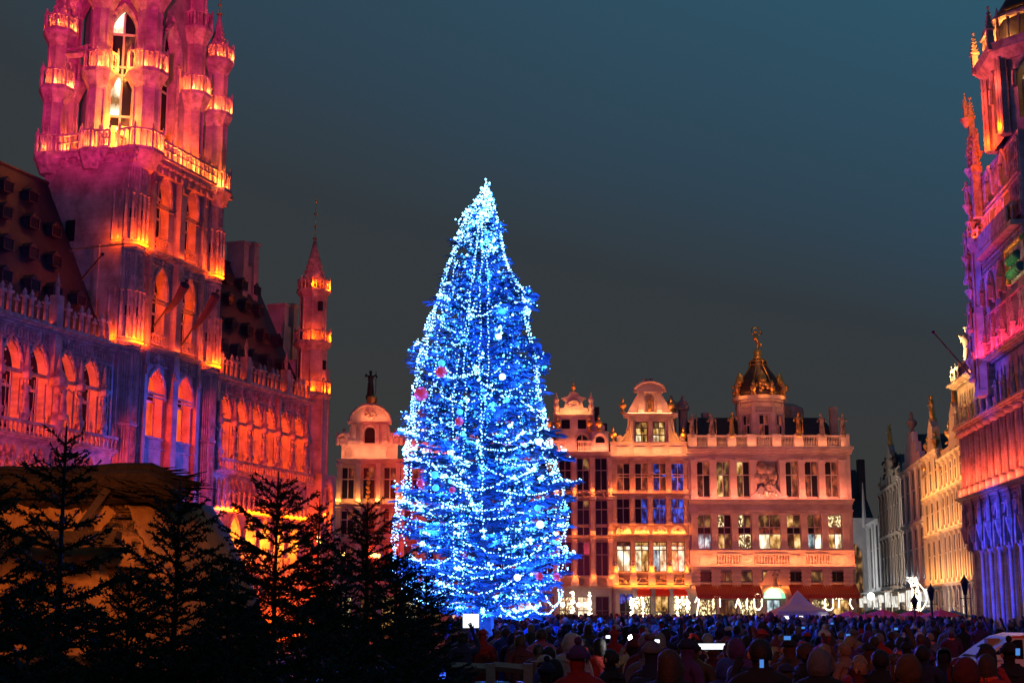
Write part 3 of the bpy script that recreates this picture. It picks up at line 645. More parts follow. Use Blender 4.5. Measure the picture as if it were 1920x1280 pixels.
# ground floor: shop openings, doorway
row(t, 'grey', x0, x1, 0, 3.1, [X(1324), X(1362), X(1400), X(1447), X(1497), X(1535), X(1573)], 1.5, .15, 2.95, ['fairy', 'dimwarm', 'fairy', 'bluewin', 'dimwarm', 'fairy', 'warm'], 2, (.5,), 'dframe', .5, ws=[1.55, 1.55, 1.5, 1.2, 1.55, 1.55, 1.5])
for a, b_ in ((1300, 1421), (1474, 1600)):
    A_, B_ = X(a), X(b_); b = MB(); n = 26
    for i in range(n):
        u0, u1 = A_+(B_-A_)*i/n, A_+(B_-A_)*(i+.8)/n
        b.add([(u0, -.1, 4.25), (u1, -.1, 4.25), (u1, -1.5, 3.35), (u0, -1.5, 3.35), (u0, -1.5, 3.0), (u1, -1.5, 3.0)], [(0, 1, 2, 3), (3, 2, 5, 4)])
        b.add([(u1, -.1, 4.22), (u0+(B_-A_)/n, -.1, 4.22), (u0+(B_-A_)/n, -1.47, 3.32), (u1, -1.47, 3.32), (u1, -1.47, 3.02), (u0+(B_-A_)/n, -1.47, 3.02)], [(0, 1, 2, 3), (3, 2, 5, 4)])
    b.build('awning', 'awning', t)
# doorway with green fanlight
b = MB(); b.prism([(X(1447)+1.0*cos(pi*i/8), 3.05+1.0*sin(pi*i/8)) for i in range(9)], -.3, -.2); b.build('fanlight', 'green_l', t)
b = MB(); b.prism([(X(1444)+.72*cos(pi*i/8), 3.07+.75*sin(pi*i/8)) for i in range(9)], -.36, -.31); b.build('fanlight', 'panel', t)
hood(t, X(1447), 2.1, 3.05, 4.1, 'a', -.25, .12, 'cream')
MB().prism([(X(1447)-1.1, 4.2), (X(1447)+1.1, 4.2), (X(1447)+.5, 5.4), (X(1447)-.5, 5.4)], -.3, .02).build('door_surround', 'cream', t)
statm = STAT[1]; put('statue', statm, t, (X(1449), -.5, 4.15), sc=.7)
# mezzanine
row(t, 'grey', x0, x1, 3.101, 5.5, [X(p) for p in wins], 1.5, 4.45, 5.35, ['glass', 'dimwarm', 'dimwarm', 'warm', 'glass', 'dimwarm', 'glass'], 2, (), 'dframe', .35)
for p in pl:
    c = X(p); key = 'rust'
    if key not in CACHE:
        b = MB()
        for k in range(5): b.box(-.4, .4, -.34, .02, k*.34+.02, k*.34+.26); b.box(-.34, .34, -.26, .02, k*.34+.261, k*.34+.34)
        CACHE[key] = b.mesh('rusticated_pier', 'cream')
    put('rusticated_pier', CACHE[key], t, (c, 0, 3.85))
cornice(t, x0, x1, 5.5, .3, .75, 'cream')
# balcony course
wall('wall', 'cream', t, x0, x1, 5.81, 7.1, [(X(1364), 2.0, 5.95, 6.85, 0, 'r'), (X(1445), 3.0, 5.95, 6.85, 0, 'r'), (X(1531), 2.0, 5.95, 6.85, 0, 'r')], -.12, .3)
for p, w in ((1364, 2.0), (1445, 3.0), (1531, 2.0)): baluster_row(t, X(p)-w/2+.02, X(p)+w/2-.02, 5.9, .95, -.1, int(w/.25), 'cream')
for p in (1322, 1399, 1490, 1568):
    MB().box(X(p)-.5, X(p)+.5, -.2, -.1, 6.1, 6.75).build('panel', 'cream', t); carved_blob(t, X(p), 6.55, .7, .2, -.22, 'cream', n=5)
cornice(t, x0, x1, 7.0, .16, .5, 'cream')
# first floor
row(t, 'cream', x0, x1, 7.17, 10.9, [X(p) for p in wins], 1.25, 7.25, 10.25, [['bluewin', 'bluewin', 'glass', 'glass', 'dimwarm', 'dimwarm'], ['warm', 'dimwarm', 'glass', 'glass', 'fairy', 'glass'], ['fairy', 'fairy', 'glass', 'glass', 'fairy', 'dimwarm'], ['whitewin', 'warm', 'redwin', 'redwin', 'dimwarm', 'dimwarm'], ['dimwarm', 'warm', 'glass', 'glass', 'warm', 'dimwarm'], ['bluewin', 'whitewin', 'glass', 'redwin', 'dimwarm', 'redwin'], ['warm', 'whitewin', 'redwin', 'redwin', 'fairy', 'fairy']], 2, (.44, .63), 'frame', .35, ws=[1.25, 1.25, 1.25, 2.0, 1.25, 1.25, 1.25])
for p in pl: pil(t, X(p), .56, 7.17, 10.35, m='cream')
cornice(t, x0, x1, 10.35, .26, .34, 'cream'); cornice(t, x0, x1, 11.1, .45, .8, 'cream')
# second floor with the central niche
w2 = [1319, 1356, 1394, 1485, 1522, 1560]
row(t, 'cream', x0, x1, 10.901, 15.5, [X(p, 900) for p in w2]+[X(1439, 900)], 1.2, 11.75, 14.9, [['redwin', 'glass', 'glass', 'redwin'], ['warm', 'dimwarm', 'dimwarm', 'dimwarm'], ['dimwarm', 'glass', 'warm', 'glass'], ['glass', 'redwin'], ['redwin', 'glass', 'glass', 'redwin'], ['redwin', 'redwin', 'glass', 'redwin'], ['glass']], 2, (.62,), 'frame', .35, ws=[1.2]*6+[1.9])
for p in (1301, 1337, 1375, 1413, 1467, 1503, 1541, 1579): pil(t, X(p, 900), .54, 11.56, 15.0, m='cream')
for p in w2: MB().box(X(p, 900)-.75, X(p, 900)+.75, -.2, .02, 14.95, 15.2).build('lintel', 'cream', t)
MB().box(X(1439)-.93, X(1439)+.93, .1, .25, 11.7, 15.2).build('niche', 'grey', t)
carved_blob(t, X(1439), 12.4, 1.5, 2.4, .0, 'carved', 'relief_trophy', 26)
put('statue', STAT[3], t, (X(1439), -.3, 12.0), sc=.9)
MB().prism([(X(1405), 11.56), (X(1475), 11.56), (X(1468), 11.9), (X(1452), 12.7), (X(1440), 12.4), (X(1428), 12.7), (X(1412), 11.9)], -.42, -.24).build('pediment', 'grey', t)
carved_blob(t, X(1440), 11.6, 1.6, .8, -.5, 'cream', n=9)
cornice(t, x0-.1, x1+.1, 15.5, .6, .9, 'cream')
# roof balustrade with piers
piers = [1297, 1334, 1371, 1408, 1455, 1496, 1540, 1583]
for p in piers: MB().box(X(p, 820)-.38, X(p, 820)+.38, -.35, .25, 16.15, 17.25).build('pier', 'cream', t)
for a, b_ in zip(piers, piers[1:]): baluster_row(t, X(a, 820)+.38, X(b_, 820)-.38, 16.12, 1.05, -.05, 9, 'cream')
MB().add([(x0+.3, 1.2, 16.2), (x1-.3, 1.2, 16.2), (x1-.3, 12.9, 16.2), (x0+.3, 12.9, 16.2), (x0+.9, 4.2, 19.3), (x1-1.3, 4.2, 19.3), (x1-1.3, 10, 19.3), (x0+.9, 10, 19.3)],
         [(0, 1, 5, 4), (1, 2, 6, 5), (2, 3, 7, 6), (3, 0, 4, 7), (4, 5, 6, 7)]).build('roof', 'roof', t)
MB().lathe([(1.9, 17.5), (1.9, 20.6), (1.2, 21.0), (.7, 21.1)], 10, X(1510), 8).box(X(1577), X(1590), 2.0, 2.9, 17, 20.0).box(X(1337), X(1350), 5, 6, 17, 19.9).build('chimney', 'grey', t)
# drum and dome
dx, dy, rd = X(1436, 770), 3.2, 2.12
wall0 = MB().lathe([(rd, 16.4), (rd, 20.4)], 8, dx, dy, 0, pi/8).build('drum', 'cream', t)
MB().lathe([(rd+.1, 20.4), (rd+.14, 20.55), (rd+.3, 20.62), (rd+.34, 20.95), (rd+.06, 21.0)], 16, dx, dy, 0, pi/16).lathe([(rd+.08, 19.9), (rd+.12, 20.1)], 8, dx, dy, 0, pi/8).build('drum_cornice', 'cream', t)
ap = rd*cos(pi/8)
for k in (-1, 0, 1):
    a = -pi/2+k*pi/4; px_, py_ = dx+(ap+.04)*cos(a), dy+(ap+.04)*sin(a)
    f = window(t, 0, .95 if k == 0 else .8, 16.9, 19.2, 0, ['redwin', 'glass', 'glass', 'redwin'], 2, (.6,), 'frame', .08)
    f.location = (px_, py_, 16.9); f.rotation_euler = (0, 0, a+pi/2)
    q = MB().box(-.62, .62, -.16, .0, 19.25, 19.4).box(-.62, -.5, -.12, 0, 16.8, 19.25).box(.5, .62, -.12, 0, 16.8, 19.25).build('window_surround', 'cream', t, loc=(px_, py_, 0)); q.rotation_euler = (0, 0, a+pi/2)
# lettered plaque over the middle window
q = MB().box(-.78, .78, -.2, -.05, 19.42, 19.86).build('plaque', 'grey', t, loc=(dx, dy-ap, 0))
cu = bpy.data.curves.new('plaque_lettering', 'FONT'); cu.body = 'HERBERGE'; cu.size = .34; cu.extrude = .02; cu.align_x = 'CENTER'
tmp = bpy.data.objects.new('t', cu); COL.objects.link(tmp); lm = bpy.data.meshes.new_from_object(tmp); bpy.data.objects.remove(tmp)
lm.materials.append(M['cream']); lo = put('plaque_lettering', lm, q, (0, -.23, 19.52), kind='stuff'); lo.rotation_euler = (pi/2, 0, 0)
for k in range(8):
    a = pi/8+k*pi/4; MB().box(-.2, .2, -.12, .12, 16.5, 20.3).build('pilaster', 'cream', t, loc=(dx+rd*cos(a)*.99, dy+rd*sin(a)*.99, 0)).rotation_euler = (0, 0, a+pi/2)
prof = [(rd+.05, 21.0), (rd-.02, 21.5), (rd-.22, 22.2), (rd-.62, 22.9), (rd-1.1, 23.5), (.8, 23.9), (.78, 24.3), (.5, 24.5)]
dome = MB().lathe(prof, 16, dx, dy, 0, pi/16).build('dome', 'bronze', t, True)
b = MB()
for k in range(8):
    a = pi/8+k*pi/4; b.tube([(dx+(r+.03)*cos(a), dy+(r+.03)*sin(a), zz) for r, zz in prof], .05, n=4)
b.lathe([(.83, 23.9), (.83, 23.98)], 12, dx, dy).lathe([(.82, 24.25), (.82, 24.33)], 12, dx, dy); b.build('dome_rib', 'gold', dome)
URNG = MB().lathe([(.26, 0), (.26, .15), (.14, .25), (.26, .5), (.28, .7), (.12, .85), (.16, 1.0), (.03, 1.3)], 8).mesh('urn', 'gold')
for k in range(8):
    a = pi/8+k*pi/4; put('urn', URNG, t, (dx+(rd+.12)*cos(a), dy+(rd+.12)*sin(a), 21.0))
for a in (-pi/2, -pi/2-1.25, -pi/2+1.25):
    q = carved_blob(dome, 0, 0, 1.1, 1.2, 0, 'gold', 'dormer', 12); q.location = (dx+(rd-.1)*cos(a), dy+(rd-.1)*sin(a), 21.1)
    put('dormer', MB().lathe([(.35, 0), (.42, .1), (.3, .6), (.05, 1.0)], 8).mesh('dormer', 'gold'), dome, (dx+(rd-.2)*cos(a), dy+(rd-.2)*sin(a), 22.2))
MB().lathe([(.45, 24.5), (.5, 24.6), (.3, 24.8), (.42, 25.1), (.3, 25.4), (.2, 25.5)], 10, dx, dy).build('pedestal', 'gold', t, True)
# gilded dancing figure on top: leaning body, one leg raised, billowing cloth over the head
b = MB(); g = lambda *p: [(dx+a, dy+c, 25.5+d) for a, c, d in p]
b.tube(g((0, 0, 0), (.03, 0, .35), (-.02, 0, .7)), .09, .13, 7).tube(g((-.02, 0, .7), (.28, -.1, .42), (.42, 0, .1)), .12, .06, 7)
b.tube(g((-.02, 0, .65), (-.1, 0, .95), (-.16, 0, 1.25)), .17, .2, 8).tube(g((-.16, 0, 1.25), (-.15, 0, 1.42)), .06, n=6)
b.ball(dx-.14, dy, 25.5+1.55, .15, 8, 6).tube(g((-.3, 0, 1.28), (-.52, 0, 1.4), (-.5, 0, 1.72)), .07, .04, 6).tube(g((-.02, 0, 1.26), (.25, -.1, 1.3), (.42, -.1, 1.45)), .07, .04, 6)
b.tube(g((-.52, .05, 1.6), (-.5, .05, 1.85), (-.2, .1, 2.05), (.1, .1, 1.95), (.35, .05, 1.6), (.45, 0, 1.4)), .06, .09, 6)
b.build('gilded_figure', 'gold', t, True)
for p, i in zip((1297, 1334, 1371, 1496, 1540, 1579), range(6)):
    b_ = tag(put('rooftop_statue', GSTAT[i % 3] if i in (2, 3) else STAT[i], None, (BX(p, 790), 124.9, 17.26), R.uniform(-.5, .5), sc=1.0),
        ('pale stone statue on the left corner pier of the balustrade of the domed house', 'pale stone statue on the second balustrade pier from the left, left of the dome', 'bright golden statue standing just left of the dome on the balustrade', 'bright golden statue standing just right of the dome on the balustrade', 'dull stone statue right of the dome, second from the right corner of the balustrade', 'dull stone statue on the far right corner pier of the balustrade of the domed house')[i], 'statue', 'statues along the roof balustrade')

# ---- gabled house left of it
t, cx, x0, x1 = house('guild house with four lit white windows and a scrolled gable with urns', 1147, 1291, 14.2, 'stone_b', 12)
X = lambda px, py=1000: BX(px, py)-cx
c4 = [1169, 1203, 1237, 1271]
row(t, 'grey', x0, x1, 0, 3.9, [X(1172), X(1205), X(1239), X(1272)], 1.2, .2, 3.3, [['glass', 'glass', 'glass', 'glass'], ['fairy'], ['fairy', 'dimwarm', 'warm', 'warm'], ['fairy']], 2, (.55,), 'dframe', .4)
for c in (1156, 1189, 1222, 1256, 1287): pil(t, X(c), .38, 0, 3.9, m='grey')
for c in (1205, 1239, 1272): MB().add([(X(c)-.62, -.05, 3.85), (X(c)+.62, -.05, 3.85), (X(c)+.62, -.7, 3.35), (X(c)-.62, -.7, 3.35), (X(c)-.62, -.7, 3.2), (X(c)+.62, -.7, 3.2)], [(0, 1, 2, 3), (3, 2, 5, 4)]).build('awning', 'redcloth', t)
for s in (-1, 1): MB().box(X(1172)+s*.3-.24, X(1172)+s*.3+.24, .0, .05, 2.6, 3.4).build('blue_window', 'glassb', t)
cornice(t, x0, x1, 3.95, .2, .5)
wall('wall', 'stone_b', t, x0, x1, 3.901, 5.2, (), -.05, .4)
for c in c4:
    carved_blob(t, X(c), 4.3, 1.2, .6, -.22, 'carved', n=12, seed=3)
    MB().box(X(c)-.62, X(c)+.62, -.3, -.02, 4.25, 4.4).build('balcony_sill', 'stone_b', t)
for c in (1152, 1186, 1220, 1254, 1287): MB().box(X(c)-.3, X(c)+.3, -.5, .02, 4.2, 5.1).lathe([(.3, 5.1), (.34, 5.2), (.2, 5.5), (.26, 5.8), (.1, 6.1)], 8, X(c), -.25).build('console', 'cream', t)
cornice(t, x0, x1, 5.05, .2, .5)
row(t, 'stone_b', x0, x1, 5.25, 8.3, [X(c) for c in c4], 1.22, 5.3, 7.9, [['whitewin', 'whitewin', 'whitewin', 'whitewin', 'dimwarm', 'dimwarm'], ['whitewin', 'warm', 'whitewin', 'whitewin', 'warm', 'warm'], ['bluewin', 'whitewin', 'whitewin', 'whitewin', 'warm', 'warm'], ['warm', 'whitewin', 'whitewin', 'whitewin', 'warm', 'warm']], 2, (.72, .86), 'dframe', .4)
for c in (1152, 1186, 1220, 1254, 1287): pil(t, X(c), .36, 5.25, 8.3, m='stone_b')
cornice(t, x0, x1, 8.3, .2, .45)
wall('wall', 'stone_b', t, x0, x1, 8.301, 9.3, (), 0, .4)
for c in c4:
    MB().prism([(X(c)-.68+.68*(1-cos(pi*i/6)), 8.55+.75*sin(pi*i/6)) for i in range(7)][::-1], -.32, -.01).build('arched_pediment', 'cream', t); carved_blob(t, X(c), 8.6, .9, .5, -.4, 'carved', n=8, seed=5)
cornice(t, x0, x1, 9.25, .15, .35)
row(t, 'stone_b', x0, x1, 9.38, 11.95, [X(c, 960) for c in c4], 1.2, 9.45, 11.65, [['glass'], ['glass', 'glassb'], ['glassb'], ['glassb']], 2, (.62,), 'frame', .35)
for c in (1152, 1186, 1220, 1254, 1287):
    b = MB().tube([(X(c), -.25, 9.5), (X(c), -.25, 11.6)], .17, n=8)
    for k in range(9): b.tube([(X(c)+.2*cos(a_), -.25+.2*sin(a_), 9.6+k*.2+a_*.04) for a_ in (pi, pi*1.25, pi*1.5, pi*1.75, 2*pi)], .04, n=4)
    b.box(X(c)-.24, X(c)+.24, -.5, 0, 9.38, 9.56).box(X(c)-.24, X(c)+.24, -.5, 0, 11.6, 11.8); b.build('twisted_column', 'cream', t)
cornice(t, x0, x1, 11.85, .28, .5)
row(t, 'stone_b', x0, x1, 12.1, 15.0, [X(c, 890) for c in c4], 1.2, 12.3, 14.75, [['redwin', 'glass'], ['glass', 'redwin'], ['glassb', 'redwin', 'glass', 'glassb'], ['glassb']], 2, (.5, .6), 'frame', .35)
for c in (1152, 1186, 1220, 1254, 1287): pil(t, X(c), .34, 12.1, 15.0)
cornice(t, x0, x1, 15.0, .35, .5, 'cream')
wall('wall', 'cream', t, x0, x1, 15.36, 16.3, (), .0, .4); cornice(t, x0, x1, 16.3, .25, .4, 'cream')
for c in (1170, 1203, 1237, 1270): MB().box(X(c)-.55, X(c)+.55, -.12, 0, 15.5, 16.15).build('panel', 'cream', t)
gl, gr = X(1180, 810), X(1260, 810)
row(t, 'cream', gl, gr, 16.55, 18.75, [X(1203, 810), X(1236, 810)], 1.1, 16.6, 18.4, [['whitewin', 'warm', 'warm', 'warm', 'dimwarm', 'warm']], 2, (.35, .7), 'dframe', .35, y=.05)
for c in (1184, 1220, 1256): pil(t, X(c, 810), .3, 16.55, 18.7, y=.05, m='cream')
scroll(t, gl, 16.6, -1, 1.1, 2.1); scroll(t, gr, 16.6, 1, 1.1, 2.1)
cornice(t, gl-.5, gr+.5, 18.72, .4, .5, 'cream')
tl, tr = X(1196, 760), X(1241, 760); tc_ = (tl+tr)/2
wall('wall', 'cream', t, tl, tr, 19.1, 21.1, [(tc_, .85, 19.3, 20.5, 20.95, 'a')], .05, .5)
put('statue', GSTAT[0], t, (tc_, .3, 19.2), sc=.75)
for s, xx in ((-1, tl), (1, tr)):
    MB().prism([(xx, 19.12), (xx+s*1.0, 19.12), (xx, 20.9)] if s < 0 else [(xx, 20.9), (xx+s*1.0, 19.12), (xx, 19.12)], .1, .45).build('gable_scroll', 'cream', t)
    pil(t, xx-s*.25, .36, 19.12, 21.0, y=.05, m='cream')
b = MB().prism([(tc_-1.35*cos(pi*i/10), 21.0+.85*sin(pi*i/10)) for i in range(11)], -.35, .5); b.build('curved_pediment', 'cream', t)
MB().tube([(tc_-1.4*cos(pi*i/10), -.4, 21.0+.92*sin(pi*i/10)) for i in range(11)], .13, n=6).build('pediment_moulding', 'cream', t)
carved_blob(t, tc_, 21.7, 1.0, .7, .0, 'carved', n=12, seed=8)
for px_, py_, zz in ((1168, 0, 19.1), (1259, 0, 19.1), (1149, 0, 16.5), (1281, 0, 16.5)):
    put('urn', URN, t, (X(px_, 770), .1, zz)); 
MB().add([(x0+.2, 1.0, 14), (x1-.2, 1.0, 14), (x1-.2, 12, 14), (x0+.2, 12, 14), (tc_, 1.0, 20.5), (tc_, 12, 20.5)], [(0, 1, 4), (1, 2, 5, 4), (2, 3, 5), (3, 0, 4, 5)]).build('roof', 'roof', t)
for p in (1273, 1295):
    MB().lathe([(.5, 15), (.42, 15.2), (.42, 20.1), (.62, 20.2), (.62, 20.5), (.5, 20.6), (.5, 20.9), (.2, 21.1), (.1, 21.5)], 8, X(p, 800), 5.5).build('chimney', 'grey', t)

# ---- ornate house beside the tree
t, cx, x0, x1 = house('dark guild house right of the big tree with a crown-shaped gable and amber pilasters', 1006, 1146, 13.6, 'stone_b', 12)
X = lambda px, py=1000: BX(px, py)-cx
c3 = [1026, 1060, 1094, 1128]; pp = [1009, 1043, 1077, 1111, 1144]
row(t, 'grey', x0, x1, 0, 3.9, [X(c) for c in c3], 1.15, .2, 3.2, ['dimwarm', 'fairy', 'whitewin', 'glass'], 2, (.6,), 'dframe', .4)
for z0, z1 in ((4.9, 8.0), (8.35, 9.3), (9.31, 11.6), (12.3, 15.3)):
    row(t, 'stone_b', x0, x1, z0-.35 if z0 > 9.5 or z0 < 5 else z0, z1+(.34 if z1 < 9 else 0.2 if z1 > 11 else 0), [X(c, 950) for c in c3], 1.12, z0+.05, z1-.1, [['glass', 'glass', 'glass', 'dimwarm'], ['glass']], 2, (.62,) if z1-z0 > 1.5 else (), 'frame', .4, bar=.06)
wall('wall', 'stone_b', t, x0, x1, 3.901, 4.549, (), -.05, .4)
for p in pp:
    for z0, z1 in ((4.7, 8.1), (8.5, 11.4), (12.2, 15.2)): pil(t, X(p, 950), .34, z0, z1, p=.3, m='cream')
    MB().lathe([(.3, 0), (.36, .25), (.26, .4), (.3, .6)], 6).build('bracket_lantern', 'cream', t, loc=(X(p, 950), -.3, 11.5))
    MB().box(X(p)-.34, X(p)+.34, -.42, .02, 4.1, 4.75).build('pedestal', 'cream', t)
for z_, h in ((3.9, .2), (4.75, .18), (8.05, .2), (11.55, .25), (12.05, .15)): cornice(t, x0, x1, z_, h, .4)
for c in c3: carved_blob(t, X(c, 930), 11.75, .9, .35, -.15, n=8, seed=2)
cornice(t, x0, x1, 15.4, .3, .5, 'cream')
for a, b_ in ((1024, 1063), (1085, 1112)): baluster_row(t, X(a), X(b_), 15.7, 1.0, -.15, 9, 'cream')
# arches of the attic
wall('wall', 'cream', t, X(1012, 830), X(1140, 830), 15.7, 17.6, [(X(1032, 830), 1.0, 15.85, 16.8, 17.3, 'a'), (X(1092, 820), 1.0, 15.85, 16.8, 17.3, 'a')], .3, .5)
for c in (1032, 1092): window(t, X(c, 825), 1.0, 15.85, 17.3, .72, 'glass', 2, (.6,), kind='a', zs=16.8); hood(t, X(c, 825), 1.2, 16.8, 17.45, 'a', .25, .12, 'cream')
for s, c in ((1, 1127), (-1, 1023)):
    wall('wall', 'cream', t, X(c)-.75, X(c)+.75, 15.71, 17.5, [(X(c), .9, 16.5, 16.6, 17.1, 'a')], -.1, .38); hood(t, X(c), 1.1, 16.6, 17.35, 'a', -.14, .16, 'cream')
    MB().box(X(c)-.44, X(c)+.44, .05, .15, 16.5, 17.1).build('pane', 'glass', t)
gc = X(1076, 760)
wall('wall', 'cream', t, gc-1.7, gc+1.7, 17.601, 18.9, [(gc-.72, .75, 17.8, 18.65, 0, 'r'), (gc+.72, .75, 17.8, 18.65, 0, 'r')], .3, .4)
MB().box(gc-1.1, gc-.35, .6, .68, 17.8, 18.65).box(gc+.35, gc+1.1, .6, .68, 17.8, 18.65).build('pane', 'glass', t)
cornice(t, gc-1.6, gc+1.6, 18.85, .25, .4, 'cream', .3)
MB().prism([(gc+a_, 19.1+b_*.68) for a_, b_ in ((-1.25, 0), (1.25, 0), (1.25, .75), (.85, .85), (.75, 1.65), (1.1, 2.1), (.5, 2.35), (.35, 2.85), (-.35, 2.85), (-.5, 2.35), (-1.1, 2.1), (-.75, 1.65), (-.85, .85), (-1.25, .75))], .2, .7).build('gable_crown', 'cream', t)
MB().tube([(gc-.5*cos(pi*i/8), .1, 19.9+.4*sin(pi*i/8)) for i in range(9)], .1, n=5).box(gc-.18, gc+.18, .1, .2, 19.4, 19.8).build('gable_moulding', 'cream', t)
for s in (-1, 1): scroll(t, gc+s*1.7, 17.6, s, 1.0, 1.3, y=.3); MB().lathe([(.26, 0), (.3, .3), (.22, .5), (.28, .8), (.18, 1.1), (.26, 1.4), (.12, 1.7), (.03, 2.1)], 8, gc+s*1.55, .3, 18.95).build('finial', 'cream', t)
for c in (1106, 1046): put('urn', URN, t, (X(c, 790), .2, 17.5))
for c in (1123, 1029): put('urn', URN, t, (X(c, 800), .0, 17.5))
put('urn', URN, t, (gc, .4, 21.0), sc=.7)
MB().tube([(gc, .4, 21.9), (gc, .4, 22.4)], .03).build('finial', 'gold', t)
MB().add([(x0+.2, 1.3, 15.4), (x1-.2, 1.3, 15.4), (x1-.2, 12, 15.4), (x0+.2, 12, 15.4), (gc, 1.3, 18.3), (gc, 12, 18.3)], [(0, 1, 4), (1, 2, 5, 4), (2, 3, 5), (3, 0, 4, 5)]).box(X(1124), X(1133), 5, 6, 15, 20.4).box(X(1130), X(1146), 3.5, 6, 15, 18.7).build('roof', 'roof', t)

# ---- houses standing behind the big tree and left of it
def plainhouse(label, px0, px1, seed, top, dome=False):
    t, cx, x0, x1 = house(label, px0, px1, 14.5, 'stone_b', 11)
    X = lambda px, py=1000: BX(px, py)-cx
    n = 3; cs = [x0+(x1-x0)*(i+.5)/n for i in range(n)]; w = (x1-x0)/n*.62
    row(t, 'grey', x0, x1, 0, 3.8, cs, w, .2, 3.2, ['fairy', 'dimwarm', 'warm'], 2, (.6,), 'dframe', .4)
    for z0, z1 in ((4.2, 7.9), (8.2, 10.9), (11.3, 14.7)):
        row(t, 'stone_b', x0, x1, z0-.39, z1, cs, w, z0+.3, z1-.3, [['glass', 'glass', 'glass', 'redwin']], 2, (.62,), 'frame', .4)
        cornice(t, x0, x1, z0-.35, .25, .45)
        for i in range(n+1): pil(t, x0+(x1-x0)*i/n*.94+(x1-x0)*.03, .38, z0, z1, p=.3, m='cream')
    cornice(t, x0, x1, 14.7, .35, .6, 'cream')
    wall('wall', 'cream', t, x0+.3, x1-.3, 15.05, 16.4, [(cs[0], .8, 15.3, 15.8, 16.2, 'a'), (cs[2], .8, 15.3, 15.8, 16.2, 'a')], .1, .4)
    gx = (x1-x0)*.3
    wall('wall', 'cream', t, -gx, gx, 16.401, 18.2, [(0, .95, 16.5, 17.5, 17.95, 'a')], .1, .5); MB().box(-.47, .47, .5, .56, 16.5, 17.9).build('pane', 'glass', t)
    hood(t, 0, 1.15, 17.5, 18.1, 'a', .05, .12, 'cream')
    for s in (-1, 1): pil(t, s*(gx-.3), .36, 16.4, 18.15, y=.1, m='cream'); pil(t, s*(gx-.95), .26, 16.4, 18.15, y=.1, m='cream'); scroll(t, s*gx, 16.4, s, .9, 1.6); put('urn', URNS, t, (s*(x1-.5), .2, 16.4))
    for s in (-1, 1):
        c = s*(gx+.75); wall('wall', 'cream', t, c-.55, c+.55, 16.402, 17.4, [(c, .6, 16.5, 16.8, 17.1, 'a')], -.1, .3); hood(t, c, .8, 16.8, 17.3, 'a', -.15, .12, 'cream')
    cornice(t, -gx-.25, gx+.25, 18.15, .3, .45, 'cream', .1)
    MB().prism([((gx+.1)*-cos(pi*i/12), 18.45+1.4*sin(pi*i/12)) for i in range(13)], .1, .7).build('round_pediment', 'cream', t)
    MB().tube([((gx+.12)*-cos(pi*i/12), .05, 18.45+1.45*sin(pi*i/12)) for i in range(13)], .16, n=6).build('pediment_moulding', 'cream', t)
    carved_blob(t, 0, 18.65, 1.3, .8, .0, 'carved', n=10, seed=seed)
    MB().add([(x0+.2, 1.1, 14.5), (x1-.2, 1.1, 14.5), (x1-.2, 11, 14.5), (x0+.2, 11, 14.5), (0, 1.1, 18.0), (0, 11, 18.0)], [(0, 1, 4), (1, 2, 5, 4), (2, 3, 5), (3, 0, 4, 5)]).build('roof', 'roof', t)
    return t, cs
t, cs = plainhouse('guild house with a round pediment beside the corner turret of the city hall', 630, 749, 3, 21)
MB().lathe([(.6, 19.8), (.42, 20.0), (.5, 20.2)], 8, .1, .4).lathe([(.45, 20.2), (.5, 20.6), (.3, 20.8)], 8, .1, .4).build('pedestal', 'gold', t)
b = tag(put('rooftop_statue', statue_mesh(44, 2.2, 'bronze', 0), None, (FB.o[0]+BX(694, 720), 125.4, 20.8), .3), 'dark statue of a standing figure on the round gable left of the big tree', 'statue')
b = MB(); 
for j in range(7): b.ball(.03*(-1)**j, -.4, 11.4+j*.4, .19, 6, 4)
b.build('gilded_sculpture', 'gold', t)
plainhouse('pink-lit guild house mostly hidden behind the left half of the big tree', 751, 876, 5, 21)
plainhouse('pink-lit guild house mostly hidden behind the right half of the big tree', 878, 1004, 6, 21)
tag(MB().prism([(0.05+.5*sin(a), .55*a) for a in (0, .5, 1, 1.5, 2.0)]+[(.75, .9), (.95, .75), (.35, .2), (.3, 0)], -.15, .15).ball(.62, 0, 1.2, .16).ball(0, 0, .2, .35).build('swan_sculpture', 'gold', loc=(BX(1032, 840), 124.4, 16.7)), 'small golden swan sculpture on the balustrade beside the big tree', 'sculpture')

# uplighters on the house ledges, floodlights from the square
def up(px0, px1, z_, p, col=AMBER, d=-.75, tilt=.5, w=.12): strip(FB, BX(px0), BX(px1), d, z_, col, p, tilt, w)
up(1294, 1598, 5.85, 498, (1, 0.234, .08), -.95); up(1294, 1598, 11.6, 420, (1, 0.218, .12), -1.0); up(1294, 1598, 3.6, 272, (1, 0.195, .02), -.8); up(1298, 1590, 16.2, 136, PEACH, -.75)
up(1150, 1288, 5.3, 251, (1, 0.211, .02), -.7); up(1150, 1288, 4.0, 220, (1, 0.211, .02), -.7); up(1150, 1288, 8.55, 251, (1, 0.203, .03), -.65); up(1150, 1288, 12.15, 172, (1, 0.172, .04), -.7); up(1150, 1288, 15.4, 157, (1, 0.281, .1), -.7); up(1180, 1262, 19.1, 88, (1, 0.312, .12), -.6)
for c in (1172, 1268): dot(FB, BX(c, 800), -.8, 17.0, AMBER, 60, .1)
for p_ in (1009, 1043, 1077, 1111, 1144): 
    for z_ in (4.85, 8.45, 12.2): dot(FB, BX(p_, 950), -.7, z_, (1, 0.195, .03), 30, .06)
up(1012, 1142, 15.75, 172, (1, 0.218, .1), -.6); up(1045, 1108, 19.1, 67, (1, 0.312, .1), -.3)
